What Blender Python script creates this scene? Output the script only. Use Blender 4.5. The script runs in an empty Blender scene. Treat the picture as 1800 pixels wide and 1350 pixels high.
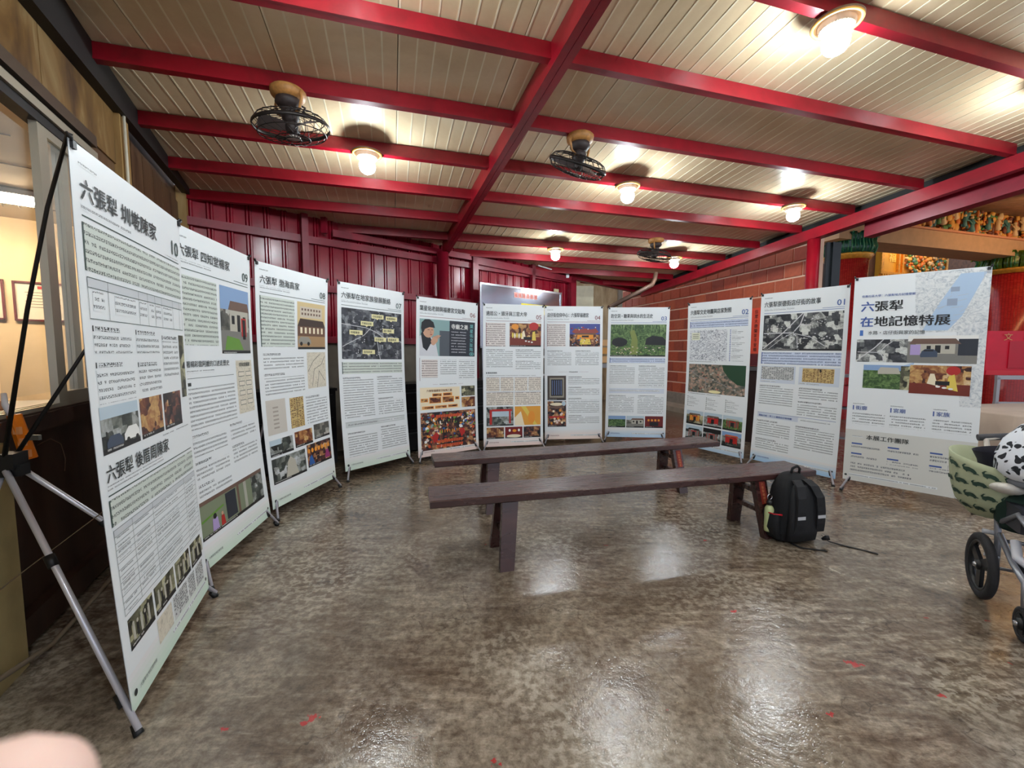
import bpy, bmesh, math, random
from math import sin, cos, pi, radians
from mathutils import Vector as V, Matrix
random.seed(7)
S = bpy.context.scene
COL = S.collection

# ------------------------------------------------------------------ camera, world, exposure
CAMZ = 1.25
cd = bpy.data.cameras.new('camera'); cam = bpy.data.objects.new('camera', cd); COL.objects.link(cam)
cd.sensor_width = 36; cd.lens = 735/1800*36; cd.clip_start = .01; cd.clip_end = 200
cp_, sp_ = cos(.0775), sin(.0775); cr_, sr_ = cos(.0015), sin(.0015)
_r = V((1,0,0)); _u = V((0,sp_,cp_)); _f = V((0,cp_,-sp_))
_R, _U = cr_*_r+sr_*_u, -sr_*_r+cr_*_u
cam.matrix_world = Matrix(((_R.x,_U.x,-_f.x,0),(_R.y,_U.y,-_f.y,0),(_R.z,_U.z,-_f.z,CAMZ),(0,0,0,1)))
cd.dof.use_dof = True; cd.dof.focus_distance = 3.2; cd.dof.aperture_fstop = 10
S.camera = cam
w = bpy.data.worlds.new('world'); S.world = w; w.use_nodes = True
w.node_tree.nodes['Background'].inputs[0].default_value = (.80,.86,1,1)
w.node_tree.nodes['Background'].inputs[1].default_value = .7
S.view_settings.view_transform = 'Standard'; S.view_settings.look = 'None'
S.view_settings.gamma = 1; S.view_settings.use_curve_mapping = False
S.view_settings.exposure = 0.5
S.cycles.use_denoising = True
S.cycles.max_bounces = 5; S.cycles.diffuse_bounces = 3; S.cycles.glossy_bounces = 2; S.cycles.use_adaptive_sampling = True; S.cycles.adaptive_threshold = .045; S.cycles.adaptive_min_samples = 12
BULB_E = 165.0        # strength of the round LED bulbs
TUBE_E = 110.0         # office fluorescent tube
ALTAR_E = 60.0        # warm lamp of the altar

# ------------------------------------------------------------------ materials
def lin(c):
    return tuple(((x/255)/12.92 if x/255 <= .04045 else ((x/255+.055)/1.055)**2.4) for x in c)
MATS = {}
class N:
    def __init__(s, name):
        s.m = bpy.data.materials.new(name); s.m.use_nodes = True; s.t = s.m.node_tree
        s.b = s.t.nodes['Principled BSDF']; s.L = s.t.links.new
    def n(s, typ, **k):
        x = s.t.nodes.new('ShaderNode'+typ)
        for a, v in k.items():
            if a.startswith('i_'): x.inputs[a[2:].replace('_',' ')].default_value = v
            else: setattr(x, a, v)
        return x
    def math(s, op, a, b=None, c=None):
        x = s.n('Math', operation=op)
        for i, v in enumerate((a, b, c)):
            if v is None: continue
            if isinstance(v, (int, float)): x.inputs[i].default_value = v
            else: s.L(v, x.inputs[i])
        return x.outputs[0]
    def mix(s, fac, a, b, mode='MIX'):
        x = s.n('MixRGB', blend_type=mode)
        for i, v in enumerate((fac, a, b)):
            if isinstance(v, (int, float)): x.inputs[i].default_value = v
            elif isinstance(v, tuple): x.inputs[i].default_value = v+(1,) if len(v) == 3 else v
            else: s.L(v, x.inputs[i])
        return x.outputs[0]
    def ramp(s, fac, stops, interp='LINEAR'):
        x = s.n('ValToRGB'); e = x.color_ramp.elements; x.color_ramp.interpolation = interp
        while len(e) < len(stops): e.new(.5)
        for i, (p, c) in enumerate(stops):
            e[i].position = p; e[i].color = (c+(1,)) if len(c) == 3 else c
        s.L(fac, x.inputs[0]); return x.outputs[0]
    def noise(s, vec, scale, detail=4, rough=.55, dist=0, dim='3D', w=0):
        x = s.n('TexNoise', noise_dimensions=dim); x.inputs['Scale'].default_value = scale
        x.inputs['Detail'].default_value = detail; x.inputs['Roughness'].default_value = rough
        x.inputs['Distortion'].default_value = dist
        if vec is not None: s.L(vec, x.inputs['Vector'])
        return x.outputs[0]
    def obj(s): return s.n('TexCoord').outputs['Object']
    def uv(s): return s.n('TexCoord').outputs['UV']
    def mapg(s, vec, scale=(1,1,1), loc=(0,0,0), rot=(0,0,0)):
        x = s.n('Mapping'); x.inputs['Scale'].default_value = scale; x.inputs['Location'].default_value = loc
        x.inputs['Rotation'].default_value = rot; s.L(vec, x.inputs['Vector']); return x.outputs[0]
    def bump(s, h, strength=.3, dist=.01):
        x = s.n('Bump'); x.inputs['Strength'].default_value = strength; x.inputs['Distance'].default_value = dist
        s.L(h, x.inputs['Height']); s.L(x.outputs[0], s.b.inputs['Normal'])
def M(name, col=None, rough=.5, metal=0, emit=None, es=0, var=0, vscale=8, spec=None, coat=0, bump=0, bscale=60, trans=0, ior=None):
    if name in MATS: return MATS[name]
    k = N(name); b = k.b
    c = lin(col) if col else (.5,.5,.5)
    b.inputs['Base Color'].default_value = c+(1,); b.inputs['Roughness'].default_value = rough
    b.inputs['Metallic'].default_value = metal
    if spec is not None: b.inputs['Specular IOR Level'].default_value = spec
    if coat: b.inputs['Coat Weight'].default_value = coat
    if trans: b.inputs['Transmission Weight'].default_value = trans
    if ior: b.inputs['IOR'].default_value = ior
    if emit: b.inputs['Emission Color'].default_value = lin(emit)+(1,); b.inputs['Emission Strength'].default_value = es
    if var:
        nn = k.noise(k.obj(), vscale, 5)
        k.L(k.mix(k.ramp(nn, [(.3,(0,0,0)),(.7,(1,1,1))]), tuple(x*(1-var) for x in c), tuple(min(1,x*(1+var)) for x in c)), b.inputs['Base Color'])
    if bump: k.bump(k.noise(k.obj(), bscale, 4), bump, .004)
    MATS[name] = k.m; return k.m

def m_floor():
    k = N('stained_concrete'); o = k.obj()
    big = k.noise(o, .75, 3, .6, .6); mid = k.noise(o, 3.0, 7, .72, .7); fine = k.noise(o, 30, 4, .75)
    st = k.mapg(o, (2.2,9,1), rot=(0,0,.35)); streak = k.noise(st, 1.9, 6, .75, .5)
    base = k.ramp(mid, [(.3,lin((72,60,50))),(.42,lin((106,93,80))),(.52,lin((132,120,106))),(.62,lin((158,147,133))),(.78,lin((190,182,168)))])
    brown = k.ramp(streak, [(.34,lin((80,65,53))),(.5,lin((120,106,92))),(.66,lin((162,151,137)))])
    c = k.mix(k.ramp(big, [(.38,(0,0,0)),(.62,(1,1,1))]), brown, base)
    # far and left parts are more brown, worn
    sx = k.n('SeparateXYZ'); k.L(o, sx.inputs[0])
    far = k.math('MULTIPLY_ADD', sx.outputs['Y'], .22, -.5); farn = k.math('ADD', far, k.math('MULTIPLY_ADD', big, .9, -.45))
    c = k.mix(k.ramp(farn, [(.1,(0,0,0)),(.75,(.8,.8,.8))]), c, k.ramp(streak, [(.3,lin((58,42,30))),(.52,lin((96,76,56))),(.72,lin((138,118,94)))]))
    c = k.mix(.6, c, k.ramp(fine, [(.36,(.2,.18,.15)),(.64,(.8,.78,.72))]), 'OVERLAY')
    # leopard flakes of pale cement
    vo = k.noise(o, 30, 3, .6, .3); msk = k.ramp(k.noise(o, 1.1, 3), [(.48,(0,0,0)),(.66,(1,1,1))])
    fl = k.ramp(vo, [(.5,(0,0,0)),(.56,(1,1,1))])
    c = k.mix(k.math('MULTIPLY', k.math('MULTIPLY', msk, fl), .34), c, lin((206,199,184)))
    # red paint spots
    rs = k.ramp(k.noise(k.mapg(o, (1,1.6,1), (3.3,1.7,0)), 6.5, 4, .6, .4), [(.72,(0,0,0)),(.735,(1,1,1))])
    c = k.mix(k.math('MULTIPLY', rs, .7), c, lin((168,52,52)))
    # near the viewer the surface is worn pale
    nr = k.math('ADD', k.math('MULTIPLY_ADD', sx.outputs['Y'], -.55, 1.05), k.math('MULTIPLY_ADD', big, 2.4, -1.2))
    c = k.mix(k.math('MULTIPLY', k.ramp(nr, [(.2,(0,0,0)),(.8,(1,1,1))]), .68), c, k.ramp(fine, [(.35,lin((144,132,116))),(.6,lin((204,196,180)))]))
    dk = k.ramp(k.noise(k.mapg(o,(1,1,1),(7,2,0)), 1.5, 5, .65, .3), [(.5,(0,0,0)),(.68,(1,1,1))])
    c = k.mix(k.math('MULTIPLY', dk, .5), c, lin((84,68,53)))
    # a few red paint drips
    rn = k.noise(o, 55, 3, .6)
    for (px, py, pr) in [(-0.679,1.337,0.020), (-0.697,1.315,0.012), (-0.949,1.291,0.012), (1.383,1.586,0.022), (1.358,1.598,0.014), (1.105,1.356,0.010), (1.572,1.436,0.012), (1.073,1.928,0.012), (1.287,2.691,0.014), (-0.050,1.186,0.012)]:
        dd = k.n('VectorMath', operation='DISTANCE'); k.L(k.mapg(o, (1,1.6,1)), dd.inputs[0]); dd.inputs[1].default_value = (px, py*1.6, 0)
        c = k.mix(k.math('MULTIPLY', k.math('LESS_THAN', k.math('ADD', dd.outputs['Value'], k.math('MULTIPLY_ADD', rn, .09, -.045)), pr), .8), c, lin((190,44,50)))
    # cracks
    vor = k.n('TexVoronoi', feature='DISTANCE_TO_EDGE'); vor.inputs['Scale'].default_value = .8
    dis = k.n('VectorMath', operation='ADD'); k.L(o, dis.inputs[0])
    nz = k.n('TexNoise'); nz.inputs['Scale'].default_value = 3; nz.inputs['Detail'].default_value = 5; k.L(o, nz.inputs['Vector'])
    k.L(nz.outputs['Color'], dis.inputs[1]); k.L(dis.outputs[0], vor.inputs['Vector'])
    cr = k.ramp(vor.outputs[0], [(0,(1,1,1)),(.006,(0,0,0))])
    c = k.mix(k.math('MULTIPLY', k.math('MULTIPLY', cr, k.ramp(mid,[(.45,(0,0,0)),(.55,(1,1,1))])), .6), c, lin((46,38,32)))
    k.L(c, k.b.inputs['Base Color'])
    rr = k.ramp(mid, [(.3,(.10,)*3),(.52,(.16,)*3),(.75,(.32,)*3)]); k.L(k.math('ADD', rr, k.math('MULTIPLY_ADD', fine, .3, -.15)), k.b.inputs['Roughness'])
    k.b.inputs['Specular IOR Level'].default_value = .75
    h = k.math('ADD', k.math('MULTIPLY', mid, 1.0), k.math('MULTIPLY', fine, .30)); k.bump(h, .2, .02)
    MATS['floor'] = k.m; return k.m
def m_stain(name, c0, c1, c2, rough=.6, vs=(3,3,.55)):
    k = N(name); o = k.obj(); v = k.mapg(o, vs)
    n1 = k.noise(v, 2.2, 6, .6, .8)
    k.L(k.ramp(n1, [(.3,lin(c0)),(.5,lin(c1)),(.72,lin(c2))]), k.b.inputs['Base Color'])
    k.b.inputs['Roughness'].default_value = rough; MATS[name] = k.m; return k.m
def m_red(name, c, rough=.33):
    k = N(name); o = k.obj()
    k.L(k.ramp(k.noise(o, 2.4, 6, .65, .5), [(.3,lin(tuple(int(x*.78) for x in c))),(.55,lin(c)),(.8,lin(tuple(min(255,int(x*1.08)+3) for x in c)))]), k.b.inputs['Base Color'])
    k.b.inputs['Roughness'].default_value = rough; k.bump(k.noise(o, 9, 3), .08, .01)
    MATS[name] = k.m; return k.m
def m_text(name, paper, ink, pitch=.024, cw=.0125, th=.52, dens=.94):
    """rows of small illegible print on paper, in sheet UV (metres)"""
    k = N(name); uv = k.uv(); s = k.n('SeparateXYZ'); k.L(uv, s.inputs[0]); u, v = s.outputs[0], s.outputs[1]
    vr = k.math('DIVIDE', v, pitch); row = k.math('LESS_THAN', k.math('FRACT', vr), th)
    ur = k.math('DIVIDE', u, cw); gap = k.math('LESS_THAN', k.math('FRACT', ur), .84)
    cb = k.n('CombineXYZ'); k.L(k.math('FLOOR', ur), cb.inputs[0]); k.L(k.math('FLOOR', vr), cb.inputs[1])
    wn = k.n('TexWhiteNoise', noise_dimensions='2D'); k.L(cb.outputs[0], wn.inputs['Vector']); on = k.math('LESS_THAN', wn.outputs[0], dens)
    g = k.noise(uv, 1/cw*3.0, 1, .3); gl = k.math('GREATER_THAN', g, .47)
    m = k.math('MULTIPLY', k.math('MULTIPLY', row, gap), k.math('MULTIPLY', on, gl))
    k.L(k.mix(m, lin(paper), lin(ink)), k.b.inputs['Base Color']); k.b.inputs['Roughness'].default_value = .42
    MATS[name] = k.m; return k.m
def m_photo(name, stops, scale=18, detail=6, rough=.65, dist=.6, stretch=(1,1,1), blocks=0, vgrad=None, seed=0):
    """printed photograph: mottled tones; vgrad=(v0,v1,colour) fades towards a sky/ground tone"""
    k = N(name); uv = k.mapg(k.uv(), stretch, (seed*1.37, seed*.71, seed*.31))
    f = k.noise(uv, scale, detail, rough, dist)
    if blocks:
        vo = k.n('TexVoronoi', distance='CHEBYCHEV'); vo.inputs['Scale'].default_value = blocks; k.L(uv, vo.inputs['Vector'])
        sc = k.n('SeparateColor'); k.L(vo.outputs['Color'], sc.inputs[0])
        f = k.math('ADD', k.math('MULTIPLY', f, .6), k.math('MULTIPLY', sc.outputs[0], .4))
    c = k.ramp(f, [(p, lin(q)) for p, q in stops])
    k.L(c, k.b.inputs['Base Color']); k.b.inputs['Roughness'].default_value = .4
    MATS[name] = k.m; return k.m

RED = m_red('red_paint', (146,15,32)); DRED = m_red('dark_red_paint', (132,16,38), .38)
MRED = m_red('maroon_sheet', (146,14,38), .24)
m_floor()
FLOOR = MATS['floor']
def m_board():
    k = N('cream_board'); o = k.obj()
    n1 = k.noise(o, 1.3, 5, .6, .4); n2 = k.noise(o, 40, 4, .6)
    c = k.ramp(n1, [(.3,lin((206,178,140))),(.55,lin((226,202,166))),(.75,lin((234,216,184)))])
    k.L(k.mix(.08, c, n2, 'OVERLAY'), k.b.inputs['Base Color']); k.b.inputs['Roughness'].default_value = .3
    k.bump(k.noise(o, 3, 2), .05, .02); MATS['cream_board'] = k.m; return k.m
BOARD = m_board()
RIB = M('cream_rib', (244,232,204), .25)
BLACK = M('black_plastic', (22,22,24), .45); DARK = M('dark_brown_trim', (34,26,22), .6, var=.3)
ALU = M('aluminium', (226,226,236), .3, .45); STEEL = M('steel', (190,194,200), .22, 1)
ALUF = M('aluminium_frame', (176,168,150), .38, .5)
WHITE = M('white_enamel', (226,226,230), .35)

# ------------------------------------------------------------------ mesh builder
class MB:
    def __init__(s): s.v = []; s.f = []; s.m = []; s.sm = []; s.uvs = {}
    def add(s, vs, fs, mi=0, smooth=False):
        b = len(s.v); s.v += [V(x) for x in vs]
        for f in fs: s.f.append([b+i for i in f]); s.m.append(mi); s.sm.append(smooth)
        return s
    def box(s, c, d, mi=0, R=None):
        hx, hy, hz = d[0]/2, d[1]/2, d[2]/2; c = V(c)
        vs = [V((x,y,z)) for x in (-hx,hx) for y in (-hy,hy) for z in (-hz,hz)]
        if R: vs = [R @ q for q in vs]
        return s.add([c+q for q in vs], [(0,1,3,2),(4,6,7,5),(0,4,5,1),(2,3,7,6),(0,2,6,4),(1,5,7,3)], mi)
    def beam(s, a, b, wd, h, up=(0,0,1), mi=0, taper=1, bev=0):
        """box beam from a to b, width wd across, height h along up"""
        a, b = V(a), V(b); d = (b-a).normalized(); up = V(up); x = d.cross(up).normalized(); y = x.cross(d).normalized()
        vs = []
        e = bev if bev else 0
        sec = [(-.5,-.5),(.5,-.5),(.5,.5),(-.5,.5)]
        if e: 
            ex, ey = e/wd, e/h
            sec = [(-.5+ex,-.5),(.5-ex,-.5),(.5,-.5+ey),(.5,.5-ey),(.5-ex,.5),(-.5+ex,.5),(-.5,.5-ey),(-.5,-.5+ey)]
        n = len(sec)
        for P, t in ((a,1),(b,taper)):
            for (i, j) in sec: vs.append(P + x*wd*i*t + y*h*j*t)
        return s.add(vs, [tuple(range(n))[::-1], tuple(range(n,2*n))]+[(i,(i+1)%n,n+(i+1)%n,n+i) for i in range(n)], mi)
    def tube(s, pts, r, n=8, mi=0, caps=True, smooth=True):
        pts = [V(p) for p in pts]; rs = r if isinstance(r, (list, tuple)) else [r]*len(pts)
        vs = []; fs = []; prev = None
        for i, p in enumerate(pts):
            d = (pts[min(i+1,len(pts)-1)]-pts[max(i-1,0)]).normalized()
            if prev is None:
                a = V((0,0,1)) if abs(d.z) < .9 else V((1,0,0)); x = d.cross(a).normalized()
            else: x = (prev - d*prev.dot(d)).normalized()
            prev = x; y = d.cross(x)
            for k in range(n): vs.append(p+(x*cos(2*pi*k/n)+y*sin(2*pi*k/n))*rs[i])
        for i in range(len(pts)-1):
            for k in range(n): fs.append((i*n+k, i*n+(k+1)%n, (i+1)*n+(k+1)%n, (i+1)*n+k))
        s.add(vs, fs, mi, smooth)
        if caps:
            b = len(s.v)-len(vs); s.f.append([b+k for k in range(n)][::-1]); s.m.append(mi); s.sm.append(False)
            s.f.append([b+(len(pts)-1)*n+k for k in range(n)]); s.m.append(mi); s.sm.append(False)
        return s
    def lathe(s, prof, c=(0,0,0), n=24, mi=0, smooth=True, fn=None, ax=None):
        """prof: (r, z) list; ax: optional 3x3 to orient"""
        c = V(c); vs = []; fs = []
        for r, z in prof:
            for k in range(n):
                q = V((r*cos(2*pi*k/n), r*sin(2*pi*k/n), z))
                if fn: q = fn(q, k)
                if ax: q = ax @ q
                vs.append(c+q)
        for i in range(len(prof)-1):
            for k in range(n): fs.append((i*n+k, i*n+(k+1)%n, (i+1)*n+(k+1)%n, (i+1)*n+k))
        return s.add(vs, fs, mi, smooth)
    def sphere(s, c, r, n=14, mi=0, sc=(1,1,1)):
        c = V(c); pr = [(sin(pi*i/(n//2+1)), -cos(pi*i/(n//2+1))) for i in range(1, n//2+1)]
        vs = [c+V((0,0,-r*sc[2]))]+[c+V((r*a*cos(2*pi*k/n)*sc[0], r*a*sin(2*pi*k/n)*sc[1], r*z*sc[2])) for a, z in pr for k in range(n)]+[c+V((0,0,r*sc[2]))]
        L = len(pr); fs = [(0,1+(k+1)%n,1+k) for k in range(n)]
        for i in range(L-1):
            for k in range(n): fs.append((1+i*n+k,1+i*n+(k+1)%n,1+(i+1)*n+(k+1)%n,1+(i+1)*n+k))
        fs += [(1+(L-1)*n+k,1+(L-1)*n+(k+1)%n,1+L*n) for k in range(n)]
        return s.add(vs, fs, mi, True)
    def prism(s, poly, z0, z1, mi=0):
        """poly: list of (x,y) ccw; z0/z1 number or function of (x,y)"""
        n = len(poly); g = (lambda z: z if callable(z) else (lambda x, y: z))
        a, b = g(z0), g(z1)
        vs = [(x,y,a(x,y)) for x, y in poly]+[(x,y,b(x,y)) for x, y in poly]
        return s.add(vs, [tuple(range(n))[::-1], tuple(range(n,2*n))]+[(i,(i+1)%n,n+(i+1)%n,n+i) for i in range(n)], mi)
    def torus(s, c, R, r, n=32, k=8, mi=0, ax=None, sc=(1,1)):
        c = V(c); vs = []; fs = []
        for i in range(n):
            for j in range(k):
                a, b = 2*pi*i/n, 2*pi*j/k
                q = V(((R+r*cos(b)*sc[0])*cos(a), (R+r*cos(b)*sc[0])*sin(a), r*sin(b)*sc[1]))
                vs.append(c+(ax @ q if ax else q))
        for i in range(n):
            for j in range(k): fs.append((i*k+j, ((i+1)%n)*k+j, ((i+1)%n)*k+(j+1)%k, i*k+(j+1)%k))
        return s.add(vs, fs, mi, True)
    def build(s, name, mats, parent=None, world=False, smooth=None, **props):
        if not isinstance(mats, (list, tuple)): mats = [mats]
        me = bpy.data.meshes.new(name)
        off = parent.location if (parent is not None and world) else V((0,0,0))
        p = parent
        while world and p is not None and p.parent is not None: p = p.parent; off = off + p.location
        me.from_pydata([tuple(q-off) for q in s.v], [], s.f)
        for m in mats: me.materials.append(m)
        me.polygons.foreach_set('material_index', s.m)
        me.polygons.foreach_set('use_smooth', s.sm if smooth is None else [smooth]*len(s.f))
        me.update()
        bm = bmesh.new(); bm.from_mesh(me); bmesh.ops.recalc_face_normals(bm, faces=bm.faces) if s.recalc else None
        bm.to_mesh(me); bm.free()
        o = bpy.data.objects.new(name, me); COL.objects.link(o)
        if parent is not None: o.parent = parent
        for k, v in props.items(): o[k] = v
        return o
    recalc = True
def thing(name, label, cat, loc=(0,0,0), rz=0, group=None):
    o = bpy.data.objects.new(name, None); COL.objects.link(o); o.location = loc; o.rotation_euler = (0,0,rz)
    o.empty_display_size = .1
    o['label'] = label; o['category'] = cat
    if group: o['group'] = group
    return o
def tag(o, label, cat, group=None):
    o['label'] = label; o['category'] = cat
    if group: o['group'] = group
    return o
def struct(o): o['kind'] = 'structure'; return o
def sroot(name):
    o = bpy.data.objects.new(name, None); COL.objects.link(o); o['kind'] = 'structure'; return o
def dup(root, loc=None, rz=None, label=None, group=None):
    r = root.copy(); COL.objects.link(r)
    if loc is not None: r.location = loc
    if rz is not None: r.rotation_euler = (0,0,rz)
    if label: r['label'] = label
    if group: r['group'] = group
    for ch in list(root.children):
        c = ch.copy(); COL.objects.link(c); c.parent = r
        for g in list(ch.children):
            e = g.copy(); COL.objects.link(e); e.parent = c
    return r
def clip(poly, hps):
    """clip polygon by half planes (px,py,nx,ny): keep (P-p).n >= 0"""
    for (px, py, nx, ny) in hps:
        out = []
        for i in range(len(poly)):
            a, b = poly[i], poly[(i+1)%len(poly)]
            da, db = (a[0]-px)*nx+(a[1]-py)*ny, (b[0]-px)*nx+(b[1]-py)*ny
            if da >= 0: out.append(a)
            if (da >= 0) != (db >= 0):
                t = da/(da-db); out.append((a[0]+(b[0]-a[0])*t, a[1]+(b[1]-a[1])*t))
        poly = out
        if not poly: return []
    return poly
def ang(a): return V((sin(radians(a)), cos(radians(a)), 0))
GD, PD = ang(-16), ang(74)                         # roof axes
SL = math.tan(radians(3.9)); Z0 = 3.207
def W(g, p, z=0): return GD*g+PD*p+V((0,0,z))
def zr(g): return Z0-SL*g
def zxy(x, y): return Z0-SL*(x*GD.x+y*GD.y)
LA = V((-1.993,1.546,0)); LU = ang(-25); LN = ang(65)   # left wall: origin, along, into the room
def LW(s, d, z): return LA+LU*s+LN*d+V((0,0,z))
MC = V((-3.271,4.286,0)); MU = ang(50); MN = ang(140)   # metal wall: corner, along, into the room
def MW(t, d, z): return MC+MU*t+MN*d+V((0,0,z))

# ------------------------------------------------------------------ text meshes
_tc = {}
def text_mesh(body, bold=0.0):
    if (body, bold) in _tc: return _tc[(body, bold)]
    c = bpy.data.curves.new('t', 'FONT'); c.body = body; c.size = 1; c.resolution_u = 2; c.offset = bold
    o = bpy.data.objects.new('t', c); COL.objects.link(o); bpy.context.view_layer.update()
    dg = bpy.context.evaluated_depsgraph_get(); me = bpy.data.meshes.new_from_object(o.evaluated_get(dg))
    vs = [(v.co.x, v.co.y) for v in me.vertices]; fs = [tuple(p.vertices) for p in me.polygons]
    bpy.data.objects.remove(o); bpy.data.curves.remove(c); bpy.data.meshes.remove(me)
    x0 = min(v[0] for v in vs); x1 = max(v[0] for v in vs); y0 = min(v[1] for v in vs); y1 = max(v[1] for v in vs)
    r = ([((x-x0), (y-y0)) for x, y in vs], fs, x1-x0, y1-y0); _tc[(body, bold)] = r; return r

# ------------------------------------------------------------------ floor and ground
b = MB(); b.add([(-16,-6,0),(22,-6,0),(22,26,0),(-16,26,0),(-16,-6,-.1),(22,-6,-.1),(22,26,-.1),(-16,26,-.1)], [(0,1,2,3),(7,6,5,4),(0,4,5,1),(1,5,6,2),(2,6,7,3),(3,7,4,0)])
struct(b.build('floor', FLOOR))

# ------------------------------------------------------------------ roof
ceiling = sroot('ceiling')
_m = MC-MN*.12
HP = [(LA.x,LA.y,LN.x,LN.y), (_m.x,_m.y,MN.x,MN.y)]          # inside left wall, in front of metal wall line
PR = 5.34                                                     # right roof edge (p)
G0, G1 = -2.8, 10.5
def strip(p0, p1, g0=G0, g1=G1, hps=HP):
    q = [W(g0,p0), W(g0,p1), W(g1,p1), W(g1,p0)]
    return clip([(a.x,a.y) for a in q], hps)
joint = .069-.695*6
k = 0
while joint < PR:
    p0, p1 = joint+.002, min(joint+.693, PR); poly = strip(p0, p1)
    if len(poly) > 2:
        b = MB(); b.prism(poly, lambda x, y: zxy(x,y), lambda x, y: zxy(x,y)+.045, 0)
        for i in range(7):
            r0 = joint+.0993*i+.006 if i else joint+.004
            if r0+.012 > PR: break
            rp = strip(r0, r0+.009)
            if len(rp) > 2: b.prism(rp, lambda x, y: zxy(x,y)-.0022, lambda x, y: zxy(x,y)+.001, 1)
        b.build('ceiling_panel', [BOARD, RIB], ceiling)
    joint += .695
# tin outside skin so that no light leaks through the joints
poly = strip(-6.5, PR+.05, G0-.1, G1); b = MB(); b.prism(poly, lambda x, y: zxy(x,y)+.05, lambda x, y: zxy(x,y)+.056)
b.build('roof_sheet', M('grey_tin', (140,140,140), .5), ceiling)
# purlins (steel channels under the boards)
def purlin(g, p0=-6, p1=5.2, h=.10, wd=.05):
    q = clip([(a.x,a.y) for a in (W(g,p0), W(g,p1), W(g+wd,p1), W(g+wd,p0))], HP)
    if len(q) < 3: return
    b = MB(); b.prism(q, lambda x, y: zxy(x,y)-h, lambda x, y: zxy(x,y)-.008)
    # lower lip of the channel
    q2 = clip([(a.x,a.y) for a in (W(g-.004,p0), W(g-.004,p1), W(g+.004,p1), W(g+.004,p0))], HP)
    b.prism(q2, lambda x, y: zxy(x,y)-h-.003, lambda x, y: zxy(x,y)-h+.012)
    b.build('purlin', RED, ceiling)
for i in range(-6, 9): purlin(2.40+.652*i)
# main rafter of two channels
RD = ang(-19.2)
def rafter(A, L, wd, h, top, name='rafter'):
    X = RD.cross(V((0,0,1))).normalized()
    b = MB()
    for sgn in (-1, 1):
        c0 = A+X*sgn*wd/4; a0 = c0+RD*(-5.0); a1 = c0+RD*L
        def zz(q, dz): return V((q.x, q.y, zxy(q.x,q.y)+dz))
        vs = []
        for P in (a0, a1):
            for sx in (-.5,.5):
                for dz in (-top-h, -top): q = P+X*sx*(wd/2-.003); vs.append(zz(q, dz))
        b.add(vs, [(0,1,3,2),(4,6,7,5),(0,4,5,1),(2,3,7,6),(0,2,6,4),(1,5,7,3)])
    b.build(name, RED, ceiling)
A0 = W(1.95, .995)
rafter(A0, 4.15, .10, .145, .006)
# right eave beam, gutter and second beam
def gbeam(p0, p1, z_top, z_bot, g0, g1, mat, name, par):
    b = MB(); q = [W(g0,p0), W(g0,p1), W(g1,p1), W(g1,p0)]
    b.prism([(a.x,a.y) for a in q], lambda x, y: zxy(x,y)-z_bot, lambda x, y: zxy(x,y)-z_top); return b.build(name, mat, par)
gbeam(5.17, 5.24, .105, .235, -2.5, 8.0, RED, 'eave_beam', ceiling)
gbeam(5.242, 5.31, .125, .215, -2.5, 8.0, RED, 'eave_beam', ceiling)
gbeam(5.34, 5.5, .16, .17, -2.5, 8.0, M('dull_tin', (120,112,112), .4, .6), 'gutter', ceiling)
gbeam(5.36, 5.5, .19, .36, -2.5, 3.7, DRED, 'eave_beam', ceiling)
gbeam(5.30, 5.335, .0, .13, -2.5, 8.6, M('gap_shade_black',(24,22,22),.7), 'dark_gap_filler', ceiling)  # black filler strip added to stand in for the dark gap above the beam
# far eave beam along the metal wall line
b = MB(); q = [MW(5.5,.0,0), MW(5.5,.08,0), MW(8.3,.08,0), MW(8.3,.0,0)]
b.prism([(a.x,a.y) for a in q], lambda x, y: zxy(x,y)-.12, lambda x, y: zxy(x,y)-.01); b.build('eave_beam', DRED, ceiling)
b = MB()
for t0, t1, da, db_ in ((3.42,5.75,.1,.16),):
    q = [MW(t0,.02,0), MW(t0,.1,0), MW(t1,.1,0), MW(t1,.02,0)]
    b.prism([(a.x,a.y) for a in q], lambda x, y: zxy(x,y)-.2, lambda x, y: zxy(x,y)-.09)
b.build('eave_beam', DRED, ceiling)

# ------------------------------------------------------------------ left wall with office window
OLIVE = m_stain('stained_plywood', (74,48,26), (120,88,44), (164,142,98), .55, (2.2,2.2,.6))
WOODP = m_stain('yellow_wood', (134,100,54), (158,124,74), (170,140,92), .5, (4,4,.6))
DKP = m_stain('dark_brown_board', (40,25,17), (58,36,24), (70,46,32), .5, (3,3,.5))
DPL = m_stain('dark_wood_board', (70,46,28), (94,66,42), (110,84,56), .5, (4,4,.4))
CREAM = M('cream_plaster', (232,206,166), .7, var=.05)
wl = sroot('wall_left')
def lbox(s0, s1, d0, d1, z0, z1, name, mat, par=wl, zt=None):
    b = MB(); q = [LW(s0,d0,0), LW(s1,d0,0), LW(s1,d1,0), LW(s0,d1,0)]
    b.prism([(a.x,a.y) for a in q], z0, z1 if zt is None else zt)
    return b.build(name, mat, par)
lbox(-4,3.05,-.10,-.05, 0, .90, 'base_board', DKP)
for i, (a_, c_) in enumerate(((-3,-1.6),(-1.6,-.2),(-.2,1.04),(1.04,2.26),(2.26,3.0))):
    lbox(a_+.004, c_-.004, -.05, -.02, .12, .90, 'lower_panel', DKP)
lbox(-4,3.0,-.02,.03, .02, .14, 'skirting_rail', DKP)
lbox(-4,1.5,-.08,.05, .90, .975, 'window_sill_board', DKP)
topz = lambda x, y: zxy(x,y)-.005
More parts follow.
